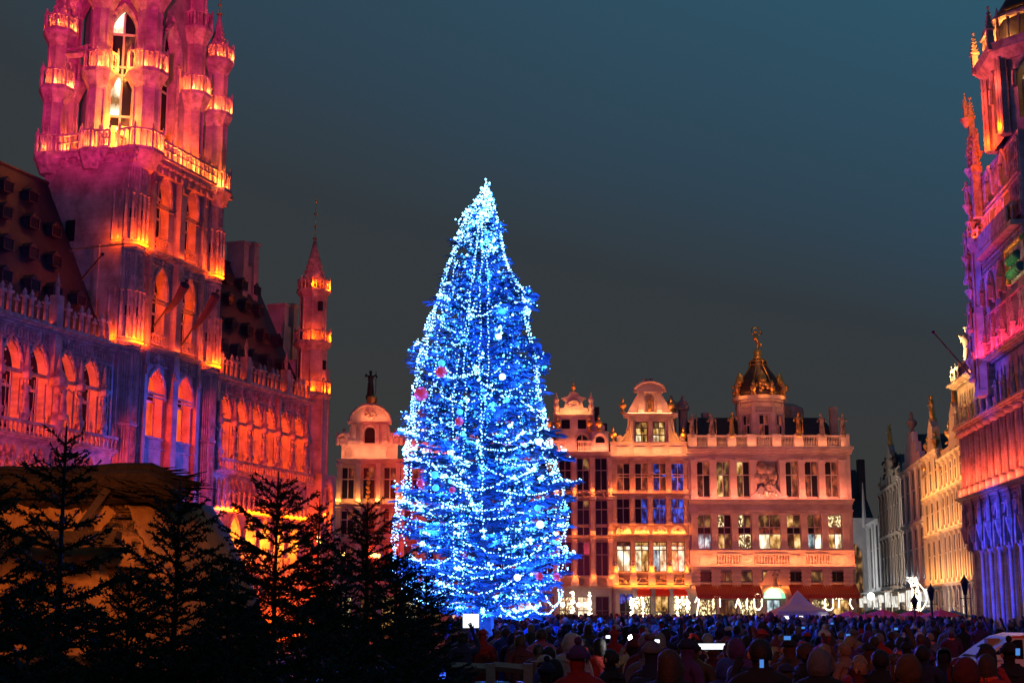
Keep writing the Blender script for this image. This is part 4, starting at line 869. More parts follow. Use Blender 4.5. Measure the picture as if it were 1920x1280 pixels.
up(634, 746, 15.2, 157, (1, 0.257, .1), -.9); up(634, 746, 11.3, 78, (1, 0.312, .08), -.7); up(672, 722, 18.5, 52, (1, 0.257, .1), -.6); up(751, 1004, 15.2, 220, (1, 0.156, .15), -.9)
for p_ in (634, 671, 709, 745): dot(FB, BX(p_, 900), -.75, 11.4, (1, 0.312, .05), 50, .06)
spot(FB, (21, -45, 7), (22, 0, 9.5), (1, 0.10, .10), 13000, 30, .6, .6); spot(FB, (22.7, -30, 6), (22.7, 3, 20), (1, 0.156, .22), 6000, 13, .5, .5)
spot(FB, (8, -50, 7), (6, 0, 11), (1, 0.047, .14), 9000, 30, .6, 2.5); spot(FB, (-12, -45, 7), (-13, 0, 12), (1, 0.125, .14), 4500, 20, .6, .6)
for a in (-2.4, -pi/2, -.7): dot(FB, BX(1436, 770)+3.0*cos(a), 3.2+3.0*sin(a), 20.9, (1, 0.281, .06), 36, .1)
dot(FB, BX(1432, 700), 1.4, 24.9, (1, 0.351, .1), 60, .1)

# ================================================================ MUSEUM on the right side
P = thing('museum_building', 'blue and magenta floodlit gothic museum with arcades and a lantern tower, at the right', 'museum', FC.w(0, 0, 0), FC.a)
UC = lambda px, py=900, d=0: FC.U(px, py, d)
cols = [-.6, 1.6, 3.9, 6.3, 8.8, 11.4, 14.0, 16.7]
MB().box(-1.6, 22, 4.2, 14, 0, 15).build('rear_block', 'grey', P)
MB().box(-1.4, 21.8, 3.9, 4.1, .2, 9).build('wall', 'stone', P)
for c in cols:     # bundle piers of the ground arcade
    b = MB()
    b.lathe([(.5, 0), (.5, .5), (.3, .8), (.26, 5.6), (.42, 5.9), (.45, 6.1)], 8, c, .45, 0, pi/8)
    for k in range(4): b.tube([(c+.27*cos(k*pi/2-pi/4), .45+.27*sin(k*pi/2-pi/4), .6), (c+.27*cos(k*pi/2-pi/4), .45+.27*sin(k*pi/2-pi/4), 6)], .08, n=5)
    b.build('pier', 'stone', P, True)
mids = [(a+b_)/2 for a, b_ in zip(cols, cols[1:])]
wall('wall', 'stone', P, -1.7, 22, 6.1, 9.2, [(c, 1.5, 6.1, 6.4, 8.2, 'p') for c in mids], 0, .9)
for c in mids:
    hood(P, c, 1.75, 6.4, 8.5, 'p', -.08, .13); hood(P, c, 1.3, 6.3, 7.9, 'p', .3, .09)
    window(P, c, 1.4, .8, 5.4, 3.85, ['dimwarm', 'amberwin'] if 'amberwin' in M else 'warm', 2, (.5,), bar=.1)
cornice(P, -1.8, 22, 9.1, .35, .55, 'carved')
for c in cols: MB().lathe([(.1, 0), (.3, .8), (.32, 1.0), (.2, 1.1), (.16, 2.2), (.03, 2.9)], 6, c, -.25, 6.4).build('niche_canopy', 'carved', P)
tracery(-1.6, 21.8, 8.45, 9.05, -.02, .35)
# upper gallery: tall fluted shafts between deep bays
bays = [-.55, .9, 2.35, 3.95, 5.6, 7.3, 9.1, 10.9, 12.8, 14.8, 17]
wall('wall', 'carved', P, -1.7, 22, 9.45, 13.9, [(c, .95, 10.1, 12.9, 13.6, 'p') for c in bays], .15, 1.1)
for c in bays: window(P, c, .95, 10.1, 13.6, 1.15, 'glass', 2, (.5,), kind='p', zs=12.9, bar=.1)
for a, b_ in zip([-1.6]+bays, bays+[18.5]):
    c = (a+b_)/2; b = MB()
    for s in (-.2, 0, .2): b.tube([(c+s, .05-.12*(s == 0), 9.5), (c+s, .05-.12*(s == 0), 13.7)], .12, n=6)
    b.lathe([(.42, 0), (.42, .5), (.3, .65)], 6, c, .0, 9.46).lathe([(.3, 0), (.42, .2), (.42, .35)], 6, c, 0, 13.5); b.build('shaft', 'stone', P, True)
cornice(P, -1.8, 22, 13.85, .35, .5, 'carved')
wall('wall', 'carved', P, -1.7, 22, 14.2, 17.0, [(c+dx, .42, 14.5, 16.0, 16.5, 'p') for c in bays for dx in (-.36, .36)], 0, .4)
for c in bays: put('statue', STAT[R.randrange(6)], P, (c-.7, -.3, 14.3), sc=.8)
cornice(P, -1.9, 22, 16.9, .3, .7, 'carved')
for i in range(16): put('pinnacle', PINS, P, (-1.6+i*1.2, -.3, 17.2), sc=1.0)
baluster_row(P, -1.7, 12, 17.2, 1.0, -.2, 30)
MB().add([(-1.6, .6, 17.2), (22, .6, 17.2), (22, 13, 17.2), (-1.6, 13, 17.2), (-1.0, 6, 24), (22, 6, 24)], [(0, 1, 5, 4), (1, 2, 5), (2, 3, 4, 5), (3, 0, 4)]).build('roof', 'roof', P)
# corner pinnacle with a brightly lit knight statue
tag(put('rooftop_statue', statue_mesh(61, 3.2, 'cream', 0), None, FC.w(-.4, .6, 17.9), 2.2), 'brightly lit statue on the roof corner of the blue museum, beside a slanting flagpole', 'statue')
MB().lathe([(.55, 17), (.6, 17.3), (.45, 17.5), (.5, 17.9)], 8, -.4, .6).build('pedestal', 'carved', P)
_r = lambda px, py, Y: (ray(px, py)[0]/ray(px, py)[1]*Y, Y, CH+ray(px, py)[2]/ray(px, py)[1]*Y)
tag(MB().tube([_r(1838, 724, 88), _r(1750, 623, 84)], .07, .045, 6).ball(*_r(1750, 623, 84), .12).build('flagpole', 'iron'), 'bare dark flagpole slanting out over the square beside the bright roof statue', 'flagpole')
before = set(bpy.data.objects)
# stepped gable buttresses towards the tower
TU, TD = 9.6, 1.2           # tower axis region
def stage(x0, x1, d0, z0, z1, wins): wall('wall', 'stone', P, x0, x1, z0, z1, wins, d0, .9)
stage(5.3, 16.0, -.3, 17.0, 23.4, [(8.0, 1.3, 18.0, 20.8, 22.2, 'p'), (10.6, 1.3, 18, 20.8, 22.2, 'p'), (13.2, 1.3, 18, 20.8, 22.2, 'p')])
stage(6.3, 15.6, -.2, 23.4, 28.8, [(9.0, 1.5, 24.4, 27.2, 28.4, 'p'), (12.4, 1.5, 24.4, 27.2, 28.4, 'p')])
MB().box(5.3, 16, .6, 9, 15, 23.4).box(6.4, 15.5, .7, 8.6, 23.4, 28.8).build('tower_core', 'grey', P)
for x, z in ((8.0, 18), (10.6, 18), (13.2, 18)): window(P, x, 1.3, z, 22.2, .5, 'glass', 2, (.5,), kind='p', zs=20.8, bar=.12); hood(P, x, 1.5, 20.8, 22.4, 'p', -.4, .13)
for x in (9.0, 12.4): window(P, x, 1.5, 24.4, 28.4, .6, ['warm', 'glass'], 2, (.5,), kind='p', zs=27.2, bar=.12); hood(P, x, 1.7, 27.2, 28.6, 'p', -.3, .14)
baluster_row(P, 7.6, 15.5, 23.5, 1.1, -.7, 14); MB().box(7.2, 15.8, -1.0, -.1, 23.2, 23.5).build('balcony', 'carved', P)
MB().box(8.2, 15.0, -1.02, -.9, 23.55, 24.5).build('coloured_panel', 'green_l' if False else 'carved', P)
for cx, cyy, r in ((5.6, -.2, .8), (6.2, 2.6, .6)):
    shaft('buttress_shaft', cx, cyy, 15, 20.2, r); shaft('buttress_shaft', cx, cyy, 20.2, 24.6, r*.85)
    ring_parapet(P, cx, cyy, 24.6, r+.15, .8, posts=1); spire(P, cx, cyy, 25.2, r*.8, 4.2, rod=.8)
    for k in range(3): put('statue', STAT[k], P, (cx-.1, cyy-r-.1, 16.2+k*3.1), sc=.9)
for x, z, h in ((4.7, 14.2, 6.5), (4.3, 14.2, 3.8), (7.0, 23, 5.5)):
    MB().lathe([(.34, 0), (.34, h*.5), (.5, h*.52), (.5, h*.58), (.26, h*.62), (.04, h)], 4, x, -.6, z+3, pi/4).build('pinnacle', 'carved', P)
    b = MB(); 
    for j in range(5):
        for k in range(4): b.octa(x+(.3-.05*j)*cos(k*pi/2), -.6+(.3-.05*j)*sin(k*pi/2), z+3+h*(.64+.07*j), .13)
    b.build('crocket', 'carved', P)
q = random.Random(31)
for i in range(15):
    z_ = 17.4+i*1.08; x_ = 5.0+.12*i+q.uniform(-.25, .25); y_ = q.uniform(-1.1, -.3)
    if i % 3 == 0: put('statue', STAT[i % 6], P, (x_, y_, z_), sc=.85)
    else: put('pinnacle', PIN if i % 2 else PINS, P, (x_, y_, z_), sc=q.uniform(.9, 1.35))
    MB().lathe([(.08, -.6), (.35, -.1), (.38, 0)], 6, x_, y_, z_).build('corbel', 'carved', P)
for x_ in (7.0, 9.2, 11.5, 13.8):
    for z_ in (17.3, 20.4): put('pinnacle', PINS, P, (x_, -.7, z_), sc=1.2)
tracery(5.4, 15.9, 17.6, 19.8, -.32, .4, ((7.3, 8.8), (9.9, 11.3), (12.5, 13.9))); tracery(5.4, 15.9, 22.4, 23.2, -.32, .35); tracery(6.4, 15.5, 24.0, 26.0, -.22, .4, ((8.1, 9.9), (11.5, 13.3))); tracery(6.4, 15.5, 26.4, 28.4, -.22, .4, ((8.1, 9.9), (11.5, 13.3)))
flyp = MB().tube([(4.6, -.3, 19.8), (5.2, -.3, 21.4), (6.2, -.2, 22.6)], .3, n=4).tube([(5.6, -.2, 25), (6.6, -.1, 27.2), (8.0, 0, 28.4)], .28, n=4); flyp.build('flying_buttress', 'carved', P)
# octagonal lantern
ox, oy, rr = 13.0, 3.4, 4.3
def octstage(z0, z1, r, win, m='stone'):
    for k in range(8):
        a = pi/8+k*pi/4; p0 = (ox+r*cos(a), oy+r*sin(a)); p1 = (ox+r*cos(a+pi/4), oy+r*sin(a+pi/4))
        l = sqrt((p1[0]-p0[0])**2+(p1[1]-p0[1])**2); an = math.atan2(p1[1]-p0[1], p1[0]-p0[0])
        if sin(a+pi/8) > .5: continue
        o = wall('wall', m, P, 0, l, z0, z1, [(l/2,)+win] if win else (), 0, .7); o.location = (p0[0], p0[1], 0); o.rotation_euler = (0, 0, an)
        if win:
            w, zb, zs, za, kd = win; window(o, l/2, w, zb, za, .62, ['warm', 'glass'], 2, (.5,), kind=kd, zs=zs, bar=.12); hood(o, l/2, w+.3, zs, za+.25, kd, -.1, .14)
        shaft('buttress_shaft', p0[0], p0[1], z0, z1, .36, 6); 
    return
octstage(28.8, 33.4, rr, (1.5, 29.6, 32.0, 33.0, 'p'))
MB().lathe([(rr-.75, 28.8), (rr-.75, 34)], 8, ox, oy, 0, pi/8).build('tower_core', 'grey', P)
MB().lathe([(rr+.2, 33.2), (rr+.75, 33.7), (rr+.85, 34.2), (rr+.2, 34.25)], 8, ox, oy, 0, pi/8).build('cornice', 'carved', P)
ring_parapet(P, ox, oy, 34.2, rr+.35, 1.7, posts=4)
for k in range(8):
    a = pi/8+k*pi/4; put('pinnacle', PIN, P, (ox+(rr+.7)*cos(a), oy+(rr+.7)*sin(a), 33.8), sc=1.3)
MB().lathe([(rr-.5, 34.2), (rr-.5, 36.4), (rr-.3, 36.5), (rr-.9, 37.6), (rr-1.7, 38.6), (rr-2.4, 39.2), (rr-2.6, 39.6)], 8, ox, oy, 0, pi/8).build('dome', 'roof', P)
MB().lathe([(1.7, 39.6), (2.6, 40.4), (2.9, 41.2), (2.5, 42.2), (1.6, 43), (1.2, 44.5), (.3, 47)], 8, ox, oy, 0, pi/8).build('onion_cap', 'roof', P)
for k in range(8):
    a = pi/8+k*pi/4; MB().tube([(ox+2.9*cos(a), oy+2.9*sin(a), 41.2), (ox+3.4*cos(a), oy+3.4*sin(a), 41.9), (ox+3.3*cos(a), oy+3.3*sin(a), 42.5)], .1, .04, 5).build('crocket', 'iron', P)
for o in set(bpy.data.objects)-before:
    if o.parent == P: o.location.x += 2.6
ox += 2.6
x_, z_ = FC.at(1903, 492, -1.5)
MB().prism([(x_-1.5, z_-.9), (x_+1.5, z_-.9), (x_+1.5, z_+.9), (x_-1.5, z_+.9)], -1.4, -1.3).build('balcony_panel', 'carved', P)
b = MB()
for a_ in range(9): b.ball(x_-1.0+.5*(a_ % 5), -1.5, z_-.45+.75*(a_//5), .3, 7, 5)
b.build('green_emblem', 'greencloth', P, True); MB().tube([(x_-1.6, -1.5, z_-.9), (x_-1.6, -1.5, z_+1.0), (x_+1.6, -1.5, z_+1.0)], .16, n=6).build('gilded_rail', 'gold', P)
dot(FC, x_-1.9, -2.2, z_+.2, (1, .5, .12), 45, .06); dot(FC, x_, -2.6, z_-1.0, (.9, 1, .4), 60, .08)
# lights of the museum
spot(FC, (11, -33, 5), (8, 0, 2.2), BLUE, 190000, 27, .35, .5); spot(FC, (8, -38, 7), (8, 0, 18.5), BLUE, 90000, 15, .5, .5)
strip(FC, -1.5, 18, -.75, 9.6, (1, .10, .04), 1300, .5, .2)
spot(FC, (9, -44, 7), (12, 0, 31), (.6, .02, .6), 30000, 22, .5, .5); spot(FC, (10, -40, 7), (10, 0, 26), BLUE, 95000, 13, .5, .5); spot(FC, (-30, -20, 7), (11, 0, 26), PINK, 13000, 17, .5, .5)
for c in mids: dot(FC, c, 3.4, 4.6, (1, .42, .05), 40, .1)
strip(FC, 7.4, 15.6, -.8, 24.9, ORANGE, 330, .3); strip(FC, 7.9, 18, -1.0, 17.4, (1, .03, .12), 420, .5)
for a in (-2.9, -2.35, -1.8, -1.2): dot(FC, ox+(rr+.55)*cos(a), oy+(rr+.55)*sin(a), 29.3, ORANGE, 330, .1); dot(FC, ox+(rr+.0)*cos(a), oy+(rr+.0)*sin(a), 34.7, (1, .34, .07), 330, .1)
for a in (-2.9, -2.35, -1.8, -1.2): dot(FC, ox+(rr+1.0)*cos(a), oy+(rr+1.0)*sin(a), 31.9, (1, .1, .05), 160, .1)
spot(FC, (-2.0, -2.6, 16.9), (-.4, .6, 19.6), (1, .62, .25), 9000, 60, .6, .1)
for i in range(5): dot(FC, -1.4+i*1.6, -.9, 16.6, (1, .5, .15), 75, .05)

# ================================================================ STREET HOUSES beyond the museum
def shouse(label, px0, px1, ztop, m, floors, n, gable, wmat='glass', roofz=3.0, frm='frame', pilm=None, wfrac=.55, nwin=2):
    u0, u1 = FD.U(px0, 1000), FD.U(px1, 1000); w = u1-u0
    t = thing('street_house', label, 'town house', FD.w(u0, 0, 0), FD.a)
    MB().box(.05, w-.05, .9, 10, 0, ztop).build('rear_block', 'grey', t)
    for k, (z0, z1, pm) in enumerate(floors):
        cs = [w*(i+.5)/n for i in range(n)]
        row(t, m, 0, w, z0, z1, cs, w/n*(wfrac+.08), z0+.25, z1-.35, pm, nwin, (.62,) if z1-z0 > 2 else (), frm, .14, bar=.09)
        cornice(t, 0, w, z1-.12, .25, .3, m)
        for i in range(n+1): pil(t, .2+(w-.4)*i/n, .4, z0, z1-.13, m=pilm or m, p=.12)
    gx = w/2
    if gable == 'bell':
        wall('wall', m, t, .6, w-.6, ztop, ztop+1.6, [(gx-1.2, .9, ztop+.2, ztop+1.3, 0, 'r'), (gx+1.2, .9, ztop+.2, ztop+1.3, 0, 'r')], .1, .5)
        MB().prism([(gx-2.2, ztop+1.6), (gx+2.2, ztop+1.6), (gx+1.4, ztop+3), (gx+1.2, ztop+3.8), (gx, ztop+4.6), (gx-1.2, ztop+3.8), (gx-1.4, ztop+3)], .1, .7).build('gable', m, t)
        for x in (.5, w-.5, gx-2, gx+2): put('urn', URNS if pilm is None else URN, t, (x, .2, ztop+.1 if abs(x-gx) > 2.1 else ztop+1.7), sc=1.2)
        put('statue', GSTAT[0], t, (gx, .4, ztop+4.6), sc=1.0)
    elif gable == 'step':
        p = [(0, ztop), (w, ztop)]; k = 4
        for j in range(k): p += [(w-w*.5*j/k-.0, ztop+j*roofz/k+.01*j), (w-w*.5*j/k, ztop+(j+1)*roofz/k), (w-w*.5*(j+1)/k, ztop+(j+1)*roofz/k)]
        for j in range(k-1, -1, -1): p += [(w*.5*(j+1)/k-.01, ztop+(j+1)*roofz/k), (w*.5*j/k, ztop+(j+1)*roofz/k), (w*.5*j/k, ztop+j*roofz/k+.005)]
        MB().prism(p, .1, .6).build('gable', m, t); put('urn', URNS, t, (gx, .4, ztop+roofz), sc=1.4)
    MB().add([(0.05, .8, ztop), (w-.05, .8, ztop), (w-.05, 10, ztop), (.05, 10, ztop), (gx, .8, ztop+roofz), (gx, 10, ztop+roofz)], [(0, 1, 4), (1, 2, 5, 4), (2, 3, 5), (3, 0, 4, 5)]).build('roof', 'roof', t)
    if label[:5] in ('plain', 'grey ', 'narro'):
        for i in range(3): MB().box(w*(i+.2)/3, w*(i+.8)/3, -1.3, -1.15, 2.3+.45*(i % 2), 3.3+.2*(i % 3)).build('shop_sign', 'signlit', t)
        MB().box(.1, w-.1, -1.1, .0, 3.75, 3.9).build('shop_canopy', 'grey', t)
    return t, u0, u1
shouse('brightly lit golden guild house nearest the museum, with urns along its top', 1768, 1824, 12.6, 'cream', [(0, 4.0, ['whitewin', 'warm', 'dimwarm']), (4.1, 8.0, ['glass']), (8.1, 11.0, ['glass']), (11.1, 13.4, ['glass'])], 6, 'bell', pilm='cream', wfrac=.5, roofz=2.4)
shouse('narrow golden lit guild house with a tall finial, second from the museum', 1736, 1767, 12.8, 'cream', [(0, 4.0, ['dimwarm', 'glass']), (4.1, 7.9, ['glass']), (8.0, 11.0, ['glass']), (11.1, 14.4, ['glass'])], 3, 'bell', pilm='cream', wfrac=.5, roofz=3)
shouse('plain white house with a stepped side gable next to the golden houses', 1691, 1735, 13.4, 'white', [(0, 4.2, ['whitewin', 'warm']), (4.3, 9.4, ['glass']), (9.5, 14.4, ['glass'])], 4, 'step', roofz=4.2, wfrac=.42)
shouse('grey beige house with two dark statue-topped gables in the side street', 1652, 1690, 14.0, 'grey', [(0, 4.2, ['whitewin', 'dimwarm']), (4.3, 9.3, ['glass']), (9.4, 14.0, ['glass'])], 6, 'bell', roofz=3.5, wfrac=.5)
t_, u0_, u1_ = shouse('narrow pale blue-grey house end with a crocketed edge in the side street', 1626, 1651, 11.6, 'white', [(0, 4.0, ['whitewin']), (4.1, 11.5, ['glass'])], 2, None, roofz=1.0, wfrac=.22)
for j in range(14): MB().ball(.25, -.3, 11.5+j*.32, .2-.006*j, 6, 4).build('crocket', 'white', t_)
MB().lathe([(.32, 11.4), (.05, 16.5)], 6, .25, -.3).build('edge_spire', 'white', t_)
for px_, py_, l in ((1656, 858, 'small dark statue on the far grey gable in the side street'), (1675, 850, 'tall dark statue on the near grey gable in the side street')):
    u, zz_ = FD.at(px_, py_+36); tag(put('rooftop_statue', statue_mesh(int(px_)+9, 2.0, 'bronze'), None, FD.w(u, .3, zz_)), l, 'statue')
# arched house at the end of the street, under a dark roof
x0, x1 = FB.U(1560, 1000, 45), FB.U(1640, 1000, 45)
t = thing('street_house', 'pale house with a tall arch closing the side street under a dark roof', 'town house', (x0, 170, 0))
wall('wall', 'white', t, 0, x1-x0, 0, 12.4, [(2.5, 2.2, .2, 8.0, 9.8, 'a'), (6.6, 1.2, 4.0, 7.0, 0, 'r'), (6.6, 1.2, .2, 3.0, 0, 'r')], 0, .8)
MB().box(1.3, 3.7, .7, .78, .2, 9.7).box(6, 7.2, .7, .78, .2, 7).build('pane', 'dimwarm', t)
cornice(t, 0, x1-x0, 12.3, .4, .5, 'white')
MB().add([(0, 0, 12.6), (x1-x0, 0, 12.6), (x1-x0, 8, 19.2), (0, 8, 19.2), (0, 12, 12.6), (x1-x0, 12, 12.6)], [(0, 1, 2, 3), (3, 2, 5, 4), (0, 3, 4), (1, 5, 2), (0, 4, 5, 1)]).box(4.2, 5, 3, 4, 14, 20).build('roof', 'roof', t)
# lights of the street
GOLDL = (1, .40, .09)
for px0, px1, z_, p_ in ((1737, 1820, 4.3, 800), (1737, 1820, 8.2, 600), (1737, 1820, 11.2, 650)):
    strip(FD, FD.U(px0, 1000), FD.U(px1, 1000), -.95, z_, GOLDL, p_, .6, .2)
spot(FD, (-12, -22, 6), (-11, 0, 9), (1, .38, .14), 7000, 60, .6, .4); spot(FD, (-10, -16, 10), (-10, 0, 15.5), GOLDL, 7000, 60, .7, .4)
spot(FD, (-40, -14, 4), (-34, 0, 9), (1, .72, .5), 9000, 100, .7, .4); dot(FD, -60, -6, 5, (.9, .95, 1), 1500, .3)
lamp('POINT', (x0+6, 160, 5), None, (1, .8, .6), 1500, shadow_soft_size=.3)

# ================================================================ THE BIG CHRISTMAS TREE
TY = 56.0; FT = Frame(0, TY, 0)
TXc = FT.U(909, 900); tree = thing('christmas_tree', 'huge fir tree wrapped in glowing ice-blue strings of lights, in the middle of the square', 'christmas tree', (TXc, TY, 0))
prof = [(340, 910, 910), (360, 902, 917), (400, 868, 932), (450, 850, 944), (500, 826, 955), (545, 815, 985), (570, 805, 1000), (600, 792, 996), (650, 780, 1010), (700, 768, 1022), (760, 757, 1026), (830, 750, 1040), (870, 748, 1052), (905, 744, 1066), (950, 735, 1072), (1000, 727, 1070), (1060, 728, 1068), (1110, 740, 1062), (1150, 780, 1045), (1180, 850, 985)]
PZ = [(FT.Z(909, a), (909-b)*TY/F*1.0, (c-909)*TY/F*1.0) for a, b, c in prof][::-1]
def trad(z, ang):
    z = max(PZ[0][0], min(PZ[-1][0], z))
    for (z0, l0, r0), (z1, l1, r1) in zip(PZ, PZ[1:]):
        if z <= z1:
            t = (z-z0)/(z1-z0); l = l0+(l1-l0)*t; r = r0+(r1-r0)*t; break
    k = (cos(ang)+1)/2; return max(.02, .93*(l+(r-l)*k))
ZT, ZB = PZ[-1][0], 1.3
MB().tube([(0, 0, 0), (.05, 0, 6), (0, .05, 12), (.02, 0, ZT-.1)], .38, .04, 8).build('trunk', 'bark', tree)
q = random.Random(3); b = MB(); bb = MB(); bp = MB(); BR = []
def needle_spray(b, p, d, l, w, q):
    # a flat, drooping fan of needles
    sx, sy = -d[1], d[0]; n = 3
    for i in range(n):
        a = q.uniform(-1, 1); x1 = p[0]+d[0]*l+sx*a*w; y1 = p[1]+d[1]*l+sy*a*w; z1 = p[2]+d[2]*l-q.uniform(0, .25)*l
        mx, my = (p[0]+x1)/2, (p[1]+y1)/2; ww = w*.22
        b.add([p, (mx+sx*ww, my+sy*ww, (p[2]+z1)/2-.03), (x1, y1, z1), (mx-sx*ww, my-sy*ww, (p[2]+z1)/2+.03)], [(0, 1, 2, 3)])
bd = MB()
from mathutils import noise as mnoise
def bulb(p, r=.03, c=0):
    if mnoise.noise(Vector((p[0]*.55+3, p[1]*.55, p[2]*1.15))) < -.06 and q.random() < .6: return
    (bb if c == 0 else bp if c == 1 else bd).octa(p[0], p[1], p[2], r)
z = ZT-.35; lay = 0
while z > ZB+.2:
    base = trad(z, pi/2)+.0; n = int(6+base*2.7); off = q.uniform(0, 6.28)
    for k in range(n):
        a = off+2*pi*k/n+q.uniform(-.2, .2); Rr = (1.0+.10*sin(z*2.3+.8*sin(a*2)))*trad(z, a)*q.choice((q.uniform(.66, 1.0), q.uniform(.85, 1.08), q.uniform(.66, 1.0), q.uniform(.85, 1.08), q.uniform(.8, 1.18)))
        zz = z+q.uniform(-.18, .18); pts = []; m = max(3, int(Rr/.35)+2); drop = q.uniform(.18, .4)
        for i in range(m+1):
            f = i/m; pts.append((Rr*f*cos(a), Rr*f*sin(a), zz+.25*Rr*(.35-f*.9*drop*2.2)*f+.16*Rr*f**4))
        b.tube(pts, .035+.01*Rr, .012, 3); BR.append((pts, a, Rr))
        for i in range(1, m+1):
            for s in range(5):
                f = (i-1+s/5)/m; j = min(int(f*m), m-1); t = f*m-j; p = tuple(pts[j][c]+(pts[j+1][c]-pts[j][c])*t for c in range(3))
                if f < .28: continue
                aa = a+q.choice((-1, 1))*q.uniform(.3, 1.1); needle_spray(b, p, (cos(aa), sin(aa), q.uniform(-.35, .15)), q.uniform(.28, .55)*(.6+.2*min(Rr, 2))*min(1, Rr+.15), .3*min(1, Rr+.1), q)
        for i in range(int(Rr*14)+2):
            f = q.uniform(.4, 1.0); j = min(int(f*m), m-1); t = f*m-j
            bulb(tuple(pts[j][c_]+(pts[j+1][c_]-pts[j][c_])*t+q.gauss(0, .11) for c_ in range(3)), q.uniform(.014, .028), 2)
        # bulbs wound along most branches
        if q.random() < .72 or z > ZT-4:
            L_ = Rr; nb = int(L_*q.choice((5, 12, 26)))+(16 if z > ZT-3 else 3); c = 0 if q.random() < .72 else 1
            for i in range(nb):
                f = 1.03-.7*q.random()**1.5 if L_ > .8 else q.uniform(.1, 1.1); j = min(int(f*m), m-1); t = f*m-j
                p = tuple(pts[j][c_]+(pts[j+1][c_]-pts[j][c_])*t+q.gauss(0, .055) for c_ in range(3)); bulb(p, q.choice((.02, .024, .03, .036, .045) if q.random() < .92 else (.065,)), c if q.random() < .8 else 1)
    z -= .30+.012*(ZT-z); lay += 1
for i in range(70): zz = ZT+.1-1.6*(i/70)**1.5; rr = .02+.11*(ZT-zz)*q.random(); a = q.uniform(0, 6.28); bulb((rr*cos(a), rr*sin(a), zz), q.uniform(.022, .04), 0)
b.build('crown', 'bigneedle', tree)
bb.build('led_bulb', 'bulb', tree, kind='stuff'); bp.build('led_bulb', 'bulbp', tree, kind='stuff'); bd.build('led_bulb', 'bulbd', tree, kind='stuff')
# strings of bulbs hung down and draped round the tree: each a thing of its own
def string(pts, label, r=.026, gap=.13, m='bulb', group='strings of lights hung over the big tree'):
    b = MB(); d = 0
    for (p, c) in zip(pts, pts[1:]):
        l = sqrt(sum((c[i]-p[i])**2 for i in range(3))); t = -d
        while t+gap < l:
            t += gap
            if t >= 0: f = t/l; b.octa(*(p[i]+(c[i]-p[i])*f+q.gauss(0, .015) for i in range(3)), r*q.uniform(.7, 1.25))
        d = max(0, l-t-gap) if t+gap < l else 0
    o = thing('light_string', label, 'string of lights', (TXc, TY, 0), 0, group); b.build('led_bulb', m, o, kind='stuff')
    MB().tube(pts, .006, n=3).build('wire', 'iron', o)
    return o
SL = 'string of small ice-blue bulbs hanging over the big tree from its top towards the bottom'
for k in range(12):
    a = pi+q.random()**1.6*1.5+.1 if k < 9 else pi+q.uniform(1.6, 3); pts = []; z = ZT-.2-q.uniform(0, 2); zb = q.uniform(1.6, 8)
    while z > zb: a += q.uniform(-.035, .035); rr = trad(z, a)*q.uniform(.9, 1.03); pts.append((rr*cos(a), rr*sin(a), z)); z -= .55
    string(pts, SL)
for s, px_ in ((0, 1), (pi, 1), (.05, 1), (pi-.05, 1), (.16, 1), (pi+.15, 1)):
    pts = []; z = ZT-.2
    while z > 3.2: rr = trad(z, s)*q.uniform(.9, 1.04); pts.append((rr*cos(s), rr*sin(s), z)); z -= .6
    string(pts, SL, gap=.11)
SD = 'swag of ice-blue bulbs draped between the branch tips of the big tree'
for k in range(46):
    z = q.uniform(2.2, ZT-2.5); a = pi+q.uniform(.05, 1.0)*pi; da = q.uniform(.35, .9)*q.choice((-1, 1)); sag = q.uniform(.25, .9); pts = []
    for i in range(9): f = i/8; aa = a+da*f; zz = z-sag*4*f*(1-f)*.6; rr = trad(zz, aa)*1.03; pts.append((rr*cos(aa), rr*sin(aa), zz))
    string(pts, SD, gap=.09, r=.03, group='swags of lights draped round the big tree')
# far reaching lit branches, as the loops at the right-hand side
def limb(px0, py0, px1, py1, sag, lab):
    x0, z0 = FT.at(px0, py0); x1, z1 = FT.at(px1, py1); pts = []
    for i in range(12): f = i/11; pts.append((x0+(x1-x0)*f-TXc, -1.0*(1-f), z0+(z1-z0)*f-sag*4*f*(1-f)))
    b = MB().tube(pts, .05, .02, 4)
    for i in range(90):
        f = q.random(); j = min(int(f*11), 10); p = pts[j]; aa = q.choice((0, pi, -.6, -2.2)); needle_spray(b, p, (cos(aa), sin(aa), q.uniform(-.4, .1)), .3, .25, q)
    b.build('bough', 'bigneedle', tree); string(pts, lab, gap=.06, r=.034, group=None) if 0 else tag(string(pts, lab, gap=.06, r=.034), lab, 'string of lights')
limb(985, 892, 1092, 898, .28, 'brightest long bough of blue bulbs, reaching out farthest at the right side of the tree')
limb(1000, 655, 1020, 660, .35, 'short hooked loop of blue bulbs at the upper right edge of the tree')
limb(960, 545, 1000, 552, .25, 'curl of blue bulbs at the right edge a quarter of the way down the tree')
limb(1010, 812, 1052, 815, .05, 'flat bough of blue bulbs over the swan at the right side of the tree')
limb(1030, 850, 1070, 858, .12, 'flat bough of blue bulbs just under the swan at the right side of the tree')
limb(775, 870, 825, 862, .12, 'bright level bough of blue bulbs on the left side of the tree')
limb(925, 850, 1000, 842, .22, 'bright sagging bough of blue bulbs in the right middle of the tree')
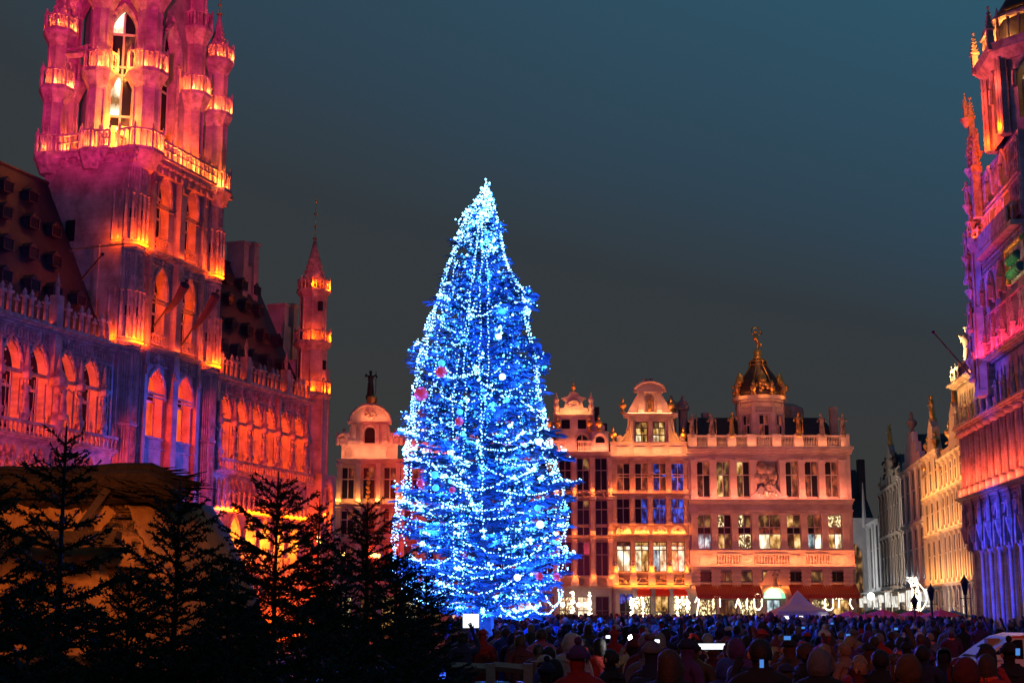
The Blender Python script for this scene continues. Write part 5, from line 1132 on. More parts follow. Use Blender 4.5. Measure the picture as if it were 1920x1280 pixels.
# baubles
bm = {'w': mat('white_lit_globe', (.8, .8, .8), .3, bump=0, emit=(.8, 1, 1), estr=1.6), 'c': mat('cyan_lit_globe', (.1, .6, .8), .3, bump=0, emit=(.1, .7, 1), estr=.9), 'r': mat('red_ball_painted_glow', (.7, .04, .03), .25, bump=0, emit=(1, .05, .05), estr=.35)}  # red balls are no lamps; a faint glow is put into their material
for px_, py_, c, r, lab in ((942, 706, 'w', .13, 'white glowing globe left of centre high on the big tree'), (935, 631, 'w', .12, 'white glowing globe highest on the tree, right of the trunk'), (1010, 828, 'w', .13, 'white glowing globe at the right edge of the tree beside the swan'), (1013, 983, 'w', .15, 'largest white glowing globe low on the right side of the tree'),
        (970, 1082, 'w', .13, 'white glowing globe lowest on the tree, right of centre'), (828, 681, 'c', .14, 'cyan globe just above a red ball high on the left of the tree'), (815, 890, 'c', .14, 'upper of two cyan globes on the left half of the tree'), (817, 914, 'c', .13, 'lower of two cyan globes on the left half of the tree'), (862, 772, 'c', .12, 'faint cyan globe left of centre in the middle of the tree'), (1008, 952, 'c', .12, 'small cyan globe above the largest white globe'),
        (827, 697, 'r', .22, 'big red ball high on the left of the tree under a cyan globe'), (790, 738, 'r', .27, 'largest red and orange ball at the left edge of the tree'), (861, 790, 'r', .16, 'red ball left of centre in the middle of the tree'), (788, 905, 'r', .15, 'red ball hanging left of the two cyan globes'), (848, 918, 'r', .12, 'small red ball right of the two cyan globes'), (1011, 1080, 'r', .15, 'red ball low on the right, left of two'), (1043, 1080, 'r', .15, 'red ball low at the far right edge of the tree')):
    x, z = FT.at(px_, py_, -2.0); rr = trad(z, 0 if x > TXc else pi); dx_ = max(-1, min(1, (x-TXc)/rr)); y = -rr*sqrt(max(0, 1-dx_*dx_))*1.05-.1
    x, z = FT.at(px_, py_, y)
    o = tag(MB().ball(0, 0, 0, r, 12, 8).build('globe_ornament', bm[c], None, True, loc=(x, TY+y, z)), lab, 'bauble', 'globes hung on the big tree'); MB().lathe([(.03, r), (.03, r+.06)], 6).tube([(0, 0, r+.05), (0, 0, r+.2)], .008, n=4).build('hanger', 'iron', o)
# the glow of the strings inside and around the crown
q = random.Random(8)
for i in range(84):
    z_ = 1.6+(ZT-3.0)*(i/84)**1.25; a = i*2.39996; 
    if sin(a) > .35: continue
    rr = trad(z_, a)*q.uniform(.5, .9); lamp('POINT', (TXc+rr*cos(a), TY+rr*sin(a), z_), None, (.012, .085, 1), 600*(.35+trad(z_, a)/3.3), 'string_glow', shadow_soft_size=.2)
for z_ in (2, 4.5, 7, 9.5, 12, 14.5):
    for a in (-2.6, -1.57, -.5): rr = trad(z_, a)+.9; lamp('POINT', (TXc+rr*cos(a), TY+rr*sin(a), z_), None, (.012, .085, 1), 520*(.3+rr/4), 'string_glow', shadow_soft_size=.2)

# ================================================================ DARK FIRS in the left foreground
def fir_mesh(seed, H=3.0, Rb=1.15, sparse=1.0):
    q = random.Random(seed); w = MB(); n_ = MB()
    w.tube([(0, 0, 0), (q.uniform(-.03, .03), 0, H*.5), (0, 0, H)], .04, .006, 6)
    w.tube([(0, 0, H-.3), (0, 0, H+.02)], .008, .004, 4)
    def needles(p0, p1, ln, step=.011):
        d = [p1[i]-p0[i] for i in range(3)]; l = sqrt(sum(c*c for c in d)) or 1; d = [c/l for c in d]; k = int(l/step)
        for i in range(k):
            f = i/k; p = [p0[c]+d[c]*l*f for c in range(3)]; a = q.uniform(0, 2*pi)
            u = (-d[1], d[0], 0); lu = sqrt(u[0]**2+u[1]**2) or 1; u = (u[0]/lu, u[1]/lu, 0); v = (d[1]*u[2]-d[2]*u[1], d[2]*u[0]-d[0]*u[2], d[0]*u[1]-d[1]*u[0])
            s = [cos(a)*u[c]+sin(a)*v[c] for c in range(3)]; t = tuple(p[c]+(s[c]*.8+d[c]*.6)*ln for c in range(3)); e = .011
            n_.add([(p[0]-d[0]*e, p[1]-d[1]*e, p[2]-d[2]*e), (p[0]+d[0]*e, p[1]+d[1]*e, p[2]+d[2]*e), t], [(0, 1, 2)])
    z = H-.12; 
    while z > .25:
        f = (H-z)/H; L0 = Rb*(.05+f**.8)*1.0; n = 5+int(3*f); o = q.uniform(0, 6.28)
        for k in range(n):
            a = o+2*pi*k/n+q.uniform(-.3, .3); l = L0*q.uniform(.6, 1.15); up = .75-.8*f+q.uniform(-.2, .2); m = 5; pts = []
            for i in range(m+1): t = i/m; pts.append((l*t*cos(a), l*t*sin(a), z+l*(up*t-.35*f*t+.25*t*t*f)))
            w.tube(pts, .012*(.4+f), .003, 3)
            for i in range(m): needles(pts[i], pts[i+1], .03)
            if l > .15:
                for i in range(max(2, int(l/.032))):
                    t = q.uniform(.18, .97); j = min(int(t*m), m-1); g = t*m-j; p = [pts[j][c]+(pts[j+1][c]-pts[j][c])*g for c in range(3)]
                    aa = a+q.choice((-1, 1))*q.uniform(.5, 1.0); tl = l*(1-t*.75)*q.uniform(.35, .6); e = (p[0]+tl*cos(aa), p[1]+tl*sin(aa), p[2]+tl*q.uniform(-.05, .28))
                    w.tube([tuple(p), e], .004, .0015, 3); needles(p, e, .032)
                    if tl > .2:
                        for _ in range(3):
                            t2 = q.uniform(.3, .95); p2 = [p[c]+(e[c]-p[c])*t2 for c in range(3)]; a2 = aa+q.choice((-1, 1))*.7; e2 = (p2[0]+tl*.35*cos(a2), p2[1]+tl*.35*sin(a2), p2[2]+tl*.05); needles(p2, e2, .026)
        z -= (.07+.15*f)/sparse*q.uniform(.75, 1.25)
    return w.mesh('branches', 'bark'), n_.mesh('needle_foliage', 'needle')
FIR = [fir_mesh(11), fir_mesh(12, Rb=1.3), fir_mesh(13, Rb=1.0, sparse=.8)]
G = 'dark fir trees in the left foreground'
for px_, py_, Y, v, lab in ((125, 798, 10.5, 2, 'tallest dark fir at the left, its bare leader rising against the orange facade'), (338, 905, 10.0, 0, 'dark fir in front of the rounded right end of the tan tent'), (522, 888, 12.0, 1, 'dark fir with a full crown in front of the orange arcade'), (600, 935, 15, 2, 'thin dark fir below the corner turret of the city hall'),
        (690, 935, 16, 0, 'dark fir overlapping the round-gabled guild house left of the big tree'), (-20, 880, 9.5, 1, 'dark fir cut off by the left edge of the photo'), (430, 1075, 9.0, 0, 'low dark fir between the two firs before the tan tent'), (245, 1060, 9.0, 1, 'low dark fir in front of the tan tent between two taller firs'),
        (640, 1065, 10.5, 2, 'low dark fir at the foot of the thin fir'), (745, 1035, 14, 1, 'dark fir touching the lower left edge of the big tree'), (800, 1075, 17, 0, 'dark fir in front of the lower left corner of the big tree'), (560, 1130, 8.0, 0, 'lowest dark fir at the bottom of the photo'), (60, 1100, 8.0, 2, 'low dark fir at the bottom left corner'), (770, 1150, 10.0, 1, 'low dark fir beside the wooden rail')):
    r = ray(px_, py_); H = CH+r[2]/r[1]*Y; s = H/3.0
    t = thing('fir_tree', lab, 'fir tree', (r[0]/r[1]*Y, Y, 0), R.uniform(0, 6), G); sx = max(s, .78)
    a, c = FIR[v]; put('branches', a, t, sc=(sx*1.02, sx*1.02, s)); put('needle_foliage', c, t, sc=(sx*1.02, sx*1.02, s), kind='stuff' if 0 else None)
# clipped dark hedge row of unsold firs that closes the foreground
for i in range(9):
    Y = 12.5+1.2*(i % 3); px_ = 20+i*95; s = .62+.06*(i % 3)
    t = thing('fir_tree', 'small dark fir standing in the shadowed row behind the foreground firs', 'fir tree', ((px_-960)/F*Y, Y, 0), i, 'low firs in the shadowed row'); a, c = FIR[i % 3]
    put('branches', a, t, sc=s); put('needle_foliage', c, t, sc=s)

# ================================================================ TAN TENT with timber beams, far left
TYY = 19.0; FN = Frame(0, TYY, 0); q = random.Random(9)
tent = thing('canvas_tent', 'tan crumpled canvas tent with dark timber beams behind the foreground firs', 'tent', (FN.U(200, 1000), TYY, 0))
txc = FN.U(200, 1000)
top = lambda s: s
nu, nv = 150, 70; b = MB(); P0 = []
edge = [(0, 0), (.0, 0)]
rt = [(1.0, 3.95), (.9, 3.9)]
xr = lambda z: FN.U(452, 1080)-txc-.0 if z < 1.6 else (FN.U(452, 1080)-txc)-((z-1.6)/2.1)**1.6*(FN.U(452, 1080)-FN.U(330, 880))
xl = FN.U(-260, 1000)-txc
from mathutils import noise
for j in range(nv+1):
    z = 3.7*j/nv
    for i in range(nu+1):
        f = i/nu; X1 = xr(z); x = xl+(X1-xl)*min(f/.8, 1); y = 0
        if f > .8: a = (f-.8)/.2*pi/2; x = X1-.9+.9*sin(a)+.0; y = .9-.9*cos(a)+a*.5
        elif x > X1-.9: x = xl+(X1-.9-xl)*f/.8
        y += z*.18
        w_ = noise.noise((x*1.1, y*1.1+5, z*1.4))*.2+abs(noise.noise((x*2.6+7, y, z*1.6)))*.22+abs(noise.noise((x*6, y*6+3, z*3.4)))*.09
        P0.append((x, y+w_, z))
b.add(P0, [(j*(nu+1)+i, j*(nu+1)+i+1, (j+1)*(nu+1)+i+1, (j+1)*(nu+1)+i) for j in range(nv) for i in range(nu)]); b.build('canvas', 'canvas', tent, True)
b = MB(); zs_ = [(xl, 3.85), (-3, 3.85), (-1.5, 3.86), (-.8, 3.88), (-.1, 3.93), (.35, 3.92), (.75, 3.75)]
for k in range(4): b.tube([(x, .75+.22*cos(k*pi/2), z-.02+.13*sin(k*pi/2)+q.uniform(-.03, .03)) for x, z in zs_], .17, .14, 9)
for i in range(900):
    t_ = q.random(); x = xl+(.8-xl)*t_; a = q.uniform(-.6, pi+.6); z_ = 3.87+.26*sin(a)*.9+(0 if x < .3 else -(x-.3)*.3); y_ = .75-.34*cos(a); l_ = q.uniform(.15, .45); s_ = q.gauss(0, .1)
    b.tube([(x, y_, z_), (x+l_, y_+s_, z_+s_*.5-.02)], .02, .006, 3)
b.build('thatched_ridge', 'thatch', tent, kind='stuff')
b = MB(); xr_ = FN.U(225, 985)-txc; b.box(xl, xr_, -.16, .12, 3.02, 3.2); b.build('beam', 'wood', tent)
b = MB(); b.box(xl, xr_+.3, -.2, .0, 1.4, 1.6); b.build('beam', 'wood', tent)
for a, c in (((FN.U(150, 985)-txc, -.1, 3.2), (FN.U(190, 890)-txc, .55, 3.9)),): MB().tube([a, c], .07, n=4).build('beam', 'wood', tent)
MB().box(xl, -.6, 1.4, 2.4, 0, 3.6).build('tent_body', 'thatch', tent)
# added orange spots, out of sight, that brighten the tent canvas
lamp('SPOT', (-4.6, 16.6, 4.3), (-6.6, TYY+.3, 2.2), (1, .26, .045), 470, 'added_warm_spot', spot_size=radians(110), spot_blend=.9, shadow_soft_size=.1); lamp('SPOT', (-9, 16.4, 4.0), (-8, TYY+.3, 2.6), (1, .26, .045), 470, 'added_warm_spot', spot_size=radians(75), spot_blend=.9, shadow_soft_size=.8)

# ================================================================ SMALL THINGS ON THE SQUARE
def W3(px, py, Y):
    r = ray(px, py); return (r[0]/r[1]*Y, Y, CH+r[2]/r[1]*Y)
# market stalls' lights glimpsed through the firs
for i, (px_, py_, w, h, c, l) in enumerate(((640, 1038, 16, 5, 'amber', 'row of small orange lamps seen through the firs below the guild houses'), (635, 1108, 34, 10, 'fairybox', 'row of yellow-white fairy lights glimpsed low between the firs'), (703, 1040, 14, 6, 'amber', 'cluster of small orange lamps left of the big tree, behind firs'), (600, 1010, 10, 12, 'amber', 'two round orange lamps glowing behind the thin fir'))):
    x, y, z = W3(px_, py_, 62); b = MB(); q = random.Random(i)
    for k in range(26 if c == 'fairybox' else 9): b.ball(q.uniform(-.5, .5)*w*62/F, q.uniform(-.2, .2), q.uniform(-.5, .5)*h*62/F, .035 if c == 'fairybox' else .06, 5, 4)
    b.build('bulb', 'bulbw' if c == 'fairybox' else 'amber', thing('lamp_row', l, 'lights', (x, y, z)), kind='stuff')
# white pavilion tent
mx, my, _ = W3(1497, 1150, 95)
t = thing('pavilion_tent', 'pale peaked pavilion tent with one glowing white side before the domed house', 'tent', (mx, my, 0))
w = 46*95/F; b = MB(); e_ = 2.02
b.add([(-w, -w, e_), (w, -w, e_), (w, w, e_), (-w, w, e_), (-w*.45, -w*.45, e_+.42), (w*.45, -w*.45, e_+.42), (w*.45, w*.45, e_+.42), (-w*.45, w*.45, e_+.42), (0, 0, e_+1.35)],
      [(0, 1, 5, 4), (1, 2, 6, 5), (2, 3, 7, 6), (3, 0, 4, 7), (4, 5, 8), (5, 6, 8), (6, 7, 8), (7, 4, 8)]); b.build('canopy', 'tent', t)
for (x0_, y0_, x1_, y1_) in ((-w, -w, w, -w), (-w, -w, -w, w), (w, -w, w, w), (-w, w, w, w)): MB().box(min(x0_, x1_)-.01, max(x0_, x1_)+.01, min(y0_, y1_)-.01, max(y0_, y1_)+.01, e_-.28, e_-.001).build('valance', 'tent', t)
for sx in (-1, 1):
    for sy in (-1, 1): MB().box(sx*w*.98-.04, sx*w*.98+.04, sy*w*.98-.04, sy*w*.98+.04, 0, e_-.3).build('leg', 'steel', t)
MB().box(-w*.78, -.0, -w*.9, -w*.88, .5, e_-.3).build('side_panel', 'panel', t); MB().box(.05, w*.92, -w*.9, -w*.88, .3, e_-.3).build('side_panel', 'tent', t)
MB().ball(w*.8, -w-.1, 1.6, .09).build('lamp', 'lampw', t)
# parasols
def parasol_mesh(r, h, m): 
    b = MB().lathe([(r, 0), (r*.98, .03), (r*.5, h*.55), (.05, h), (.02, h+.12)], 8, a0=pi/8); return b.mesh('canopy', m)
PR = {c: parasol_mesh(1.35, .42, c) for c in ('redcloth', 'greencloth')}; POLE = MB().lathe([(.3, 0), (.3, .08), (.03, .1), (.03, 1.75)], 8).mesh('pole', 'steel')
pl_ = [(1593, 1153, 90, 'redcloth', 'leftmost red cafe parasol, at the corner of the domed house'), (1622, 1158, 84, 'redcloth', 'red cafe parasol in front of the starry white lamp'), (1655, 1150, 92, 'redcloth', 'red cafe parasol below the white shop lights'), (1672, 1158, 84, 'redcloth', 'red cafe parasol left of the street lamps, in the front row'), (1640, 1149, 96, 'greencloth', 'green cafe parasol between the first two red ones'),
       (1690, 1149, 96, 'greencloth', 'green cafe parasol left of the glowing white light figure'), (1712, 1151, 90, 'redcloth', 'red cafe parasol at the foot of the glowing light figure'), (1737, 1150, 94, 'greencloth', 'green cafe parasol right of the glowing light figure'), (1764, 1150, 86, 'redcloth', 'rightmost red cafe parasol before the blue arcades'), (1787, 1152, 92, 'greencloth', 'dark green cafe parasol nearest the blue arcades')]
for px_, py_, Y, c, l in pl_:
    x, y, z = W3(px_, py_-9, Y); t = thing('parasol', l, 'parasol', (x, y, 0), R.random(), 'cafe parasols at the mouth of the street'); put('canopy', PR[c], t, (0, 0, z-.45)); put('pole', POLE, t, sc=(1, 1, (z-.1)/1.75))
# lit lamps and lanterns
def lantern(px_, py_, Y, h, lab, lit=False):
    x, y, z = W3(px_, py_, Y); t = thing('street_lamp', lab, 'street lamp', (x, y, 0), 0, 'old street lamps at the right')
    MB().lathe([(.22, 0), (.22, .3), (.1, .4), (.07, .6), (.05, z-h), (.1, z-h+.05)], 8).build('post', 'iron', t)
    MB().lathe([(.1, z-h+.05), (.19, z-.25)], 6).build('glass', 'glass' if not lit else 'bulbw', t); MB().lathe([(.23, z-.249), (.21, z-.2), (.1, z-.02), (.05, z+.02), (.02, z+.15)], 6).build('cap', 'iron', t)
    MB().tube([(-.28, 0, z-h-.15), (.28, 0, z-h-.15)], .02).build('ladder_bar', 'iron', t)
lantern(1745, 1098, 74, .75, 'dark old street lamp in front of the golden houses, left one of two'); lantern(1808, 1082, 70, .85, 'dark old street lamp beside the blue arcades, taller and nearer'); lantern(1714, 1118, 78, .6, 'slim dark street lamp before the glowing light figure')
x, y, z = W3(1633, 1117, 108); tag(MB().ball(0, 0, 0, .26, 10, 7).build('spot_lamp', 'lampw', None, True, loc=(x, y, z)), 'dazzling white lamp at the corner of the side street', 'lamp'); lamp('POINT', (x, y-.5, z), None, (1, .98, .92), 700, 'lamp_light', shadow_soft_size=.2)
# glowing white figure made of bulbs
x, y, z = W3(1712, 1150, 100); b = MB(); q = random.Random(4)
for i in range(300):
    f = q.random(); zz = f*2.7; rr = .45-.16*f+(.12 if f > .85 else 0); a = q.uniform(0, 2*pi); b.ball(rr*.7*cos(a)+.25*sin(f*3), rr*sin(a), zz, .032, 5, 4)
for i in range(120): f = q.random(); b.ball(.45+.55*sin(f*pi), 0, 2.3-2.0*f, .035, 5, 4)
t = thing('light_figure', 'tall glowing white figure made of light bulbs in front of the side street', 'light sculpture', (x, y, z-.2)); b.build('bulb', 'bulbw', t, kind='stuff'); MB().tube([(0, 0, -1.4), (0, 0, 0), (.2, 0, 1.4), (0, 0, 2.7)], .05).build('stand', 'iron', t)
# lit garlands in shop windows of the domed house: outlines of bulbs
def garland(pts, lab, r=.055, g='lit garlands on the ground floor of the domed house'):
    b = MB(); q = random.Random(len(pts)*7+int(pts[0][0]))
    for p, c in zip(pts, pts[1:]):
        a = W3(p[0], p[1], 123.6); e = W3(c[0], c[1], 123.6); l = sqrt(sum((a[i]-e[i])**2 for i in range(3))); n = max(2, int(l/.09))
        for i in range(n): f = i/n; b.ball(*(a[k]+(e[k]-a[k])*f+q.gauss(0, .012) for k in range(3)), r*q.uniform(.8, 1.2), 5, 4)
    o = thing('light_garland', lab, 'garland', (0, 0, 0), 0, g); b.build('bulb', 'bulbw', o, kind='stuff')
garland([(1303, 1128), (1309, 1116), (1310, 1130), (1308, 1142), (1306, 1155)], 'vertical white garland at the left corner of the domed house')
garland([(1338, 1138), (1337, 1118), (1350, 1118), (1350, 1138)], 'upside-down U garland of white bulbs, near the left corner'); garland([(1379, 1138), (1384, 1120), (1389, 1138), (1384, 1130)], 'small pointed arch garland of white bulbs left of the letter O shape')
garland([(1414, 1136), (1414, 1120), (1418, 1114), (1424, 1114), (1428, 1120), (1428, 1136), (1424, 1142), (1418, 1142), (1414, 1136)], 'tall garland of white bulbs shaped like the letter O left of the green doorway')
garland([(1547, 1118), (1547, 1138), (1551, 1143), (1557, 1143), (1562, 1138), (1562, 1118)], 'garland of white bulbs in the shape of the letter U right of the pavilion tent'); garland([(1567, 1121), (1580, 1121), (1573, 1121), (1573, 1140)], 'garland of white bulbs in the shape of the letter T right of the U shape')
garland([(1596, 1118), (1593, 1130), (1599, 1142)], 'short white garland at the right corner of the domed house'); garland([(1401, 1120), (1400, 1140), (1403, 1142)], 'short crooked white garland between the arch and O shapes')
for px_, l in ((1193, 'cluster of fairy lights round the left shop door of the gabled house'), (1277, 'cluster of fairy lights round the right shop door of the gabled house')):
    b = MB(); q = random.Random(px_)
    for i in range(170):
        a = q.uniform(0, pi*1.0); rr = q.uniform(.35, .62); s = q.choice((-1, 1)); 
        b.ball(s*q.uniform(.35, .62) if i % 3 else q.uniform(-.6, .6), q.uniform(-.1, .1), q.uniform(.9, 3.1) if i % 3 else q.uniform(2.2, 3.2), q.uniform(.03, .07), 5, 4)
    b.build('bulb', 'bulbw', thing('light_garland', l, 'fairy lights', (FB.U(px_, 1140), 123.9, 0)), kind='stuff')
for px_, l in ((1073, 'vertical warm garland right beside the big tree at street level'), (1105, 'vertical warm garland on the second pier right of the big tree')):
    b = MB(); q = random.Random(px_)
    for i in range(50): b.ball(q.gauss(0, .08), q.gauss(0, .05), q.uniform(1.6, 3.6), q.uniform(.04, .07), 5, 4)
    b.build('bulb', 'bulbw', thing('light_garland', l, 'garland', (FB.U(px_, 1140), 123.9, 0)), kind='stuff')
for px_, l in ((1085, 'round white shop lamp, left of a pair beside the big tree'), (1097, 'round white shop lamp, right of a pair beside the big tree'), (1055, 'round white shop lamp close to the edge of the big tree')):
    x, y, z = W3(px_, 1133, 123.7); tag(MB().ball(0, 0, 0, .22, 10, 7).build('shop_lamp', 'lampw' if 0 else 'panel', None, True, loc=(x, y, z)), l, 'lamp')

# ---- flagpoles on the city hall tower
for (a, da), (c, dc), l, fl in ((((232, 457), -.3), ((132, 468), -4), 'thin dark rod reaching left from the tower above the left roof', 0), (((152, 525), -1), ((192, 477), -3.5), 'short dark slanting rod in front of the tower side wall', 0),
        (((288, 612), -.5), ((350, 527), -4.5), 'flagpole with a furled dark flag across the left lower tower window', 1), (((340, 648), -.5), ((408, 545), -4.5), 'flagpole with a furled dark flag across the right lower tower window', 1)):
    u, z = FA.at(*a, d=da); u2, z2 = FA.at(*c, d=dc); p, e = FA.w(u, da, z), FA.w(u2, dc, z2)
    t = tag(MB().tube([p, e], .07, .05, 6).ball(*e, .12).build('flagpole', 'iron'), l, 'flagpole', 'flagpoles on the city hall tower')
    if fl:
        m = [tuple(p[i]+(e[i]-p[i])*f for i in range(3)) for f in (.35, .5, .65, .8, .95)]; MB().tube([(x, y, z_-.25*sin(pi*i/4)-.1) for i, (x, y, z_) in enumerate(m)], .12, .32, 7).build('furled_flag', 'flagcloth', t)

# ================================================================ VEHICLE at the right edge
def minivan():
    Y = 34.0; x0 = W3(1760, 1190, Y)[0]; sc = 1.0
    t = thing('minivan', 'pale minivan parked behind the crowd at the right edge, lit orange, facing left', 'van', (x0, Y, 0)); H = 1.62
    side = [(.0, .35), (-.02, .75), (.08, .92), (.95, 1.02), (1.35, 1.3), (1.75, H-.08), (2.1, H), (4.3, H), (4.55, H-.12), (4.7, .9), (4.72, .4), (4.2, .3), (.5, .3)]
    b = MB(); n = len(side); W_ = 1.75
    lay = [(0, .0), (.06, .07), (W_-.06, .07), (W_, 0)]
    vs = []; cxx, czz = 2.3, .9
    for y, ins in ((.1, .08), (0, .0), (W_, .0), (W_-.1+.1, .08)): 
        vs += [(x+(cxx-x)*ins*.25, y+(0.0), z+(czz-z)*ins) for x, z in side]
    b.add(vs[n:3*n], [tuple(range(n)), tuple(range(2*n-1, n-1, -1))]+[(i, i+n, (i+1) % n+n, (i+1) % n) for i in range(n)]); b.build('body', 'van', t)
    for poly, nm in (([(1.15, 1.06), (1.5, 1.34), (1.78, H-.14), (1.95, H-.14), (1.95, 1.04)], 'side_window'), ([(2.08, 1.02), (2.08, H-.13), (2.95, H-.13), (2.95, 1.02)], 'side_window'), ([(3.12, 1.02), (3.12, H-.13), (4.2, H-.13), (4.42, 1.02)], 'side_window')):
        MB().prism(poly, -.012, -.002).build(nm, 'glass', t)
    MB().add([(1.0, .12, 1.06), (1.0, W_-.12, 1.06), (1.72, W_-.2, H-.1), (1.72, .2, H-.1)], [(0, 1, 2, 3)]).build('windscreen', 'glass', t)
    MB().box(1.7, 4.4, -.02, -.004, H-.1, H-.05).build('trim', 'vanred', t)
    MB().box(1.3, 1.6, .5, .75, 1.32, 1.5).build('dashboard_card', 'canvas', t)
    for x in (.95, 3.75):
        w = MB().lathe([(.2, -.1), (.33, -.1), (.34, .0), (.34, .1), (.33, .12)], 18).build('wheel', 'rubber', t, loc=(x, .06, .34)); w.rotation_euler = (pi/2, 0, 0); MB().lathe([(.19, .121), (.17, .14), (.05, .13)], 12).build('rim', 'steel', w)
    MB().box(-.03, .05, .15, .4, .68, .82).build('headlight', 'steel', t); MB().box(1.25, 1.42, -.16, -.01, 1.02, 1.14).build('mirror', 'van', t)
    MB().box(2.3, 2.45, -.035, -.012, .9, .93).box(3.3, 3.45, -.035, -.012, .9, .93).build('door_handle', 'iron', t)
minivan()
lamp('SPOT', (4, 10, 7), (12.5, 34, 1.4), (1, .16, .06), 2600, 'added_warm_spot', spot_size=radians(22), spot_blend=.7, shadow_soft_size=.4)  # added orange-red spot to brighten the minivan side

# ================================================================ RAILINGS
t = thing('timber_railing', 'rough pale timber railing at the bottom left of the crowd', 'railing', (0, 0, 0)); Yr = 19.0
def railbar(a, c, s=.06, m='rail', n='rail'):
    p, e = W3(*a), W3(*c); MB().tube([p, e], s, n=4).build(n, m, t)
railbar((845, 1249, Yr), (917, 1252, Yr)); railbar((925, 1248, Yr), (990, 1254, Yr))
for px_ in (920, 990): x, y, z = W3(px_, 1243, Yr); MB().box(x-.06, x+.06, y-.06, y+.06, 0, z).build('post', 'rail', t)
def barrier(p0, p1, lab, m='steel', h=1.1):
    l = sqrt((p1[0]-p0[0])**2+(p1[1]-p0[1])**2); t = thing('crowd_barrier', lab, 'barrier', (p0[0], p0[1], 0), math.atan2(p1[1]-p0[1], p1[0]-p0[0]), 'crowd barriers at the bottom of the photo')
    MB().tube([(0, 0, .15), (0, 0, h-.1), (.1, 0, h), (l-.1, 0, h), (l, 0, h-.1), (l, 0, .15)], .022, n=6).tube([(0, 0, .2), (l, 0, .2)], .018, n=6).build('frame', m, t)
    me = MB().lathe([(.009, .2), (.009, h)], 5).mesh('bar', m); n = int(l/.13)
    for i in range(1, n): put('bar', me, t, (l*i/n, 0, 0))
    for x in (.4, l-.4): MB().box(x-.02, x+.02, -.3, .3, 0, .03).tube([(x, 0, 0), (x, 0, .2)], .02, n=5).build('foot', m, t)
barrier(W3(880, 1235, 22.0), W3(965, 1235, 22.0), 'steel crowd barrier directly behind the timber railing'); barrier(W3(966, 1236, 22.2), W3(1045, 1242, 20.5), 'steel crowd barrier right of the timber railing, slanting toward the people')
M['bluerail'] = mat('rail_painted_blue_light', (.1, .15, .6), .4, bump=0)  # blue light falling on the bars is put into their base colour
barrier(W3(960, 1275, 13.5), W3(1058, 1261, 15.5), 'blue painted crowd barrier lowest in the photo', 'bluerail')

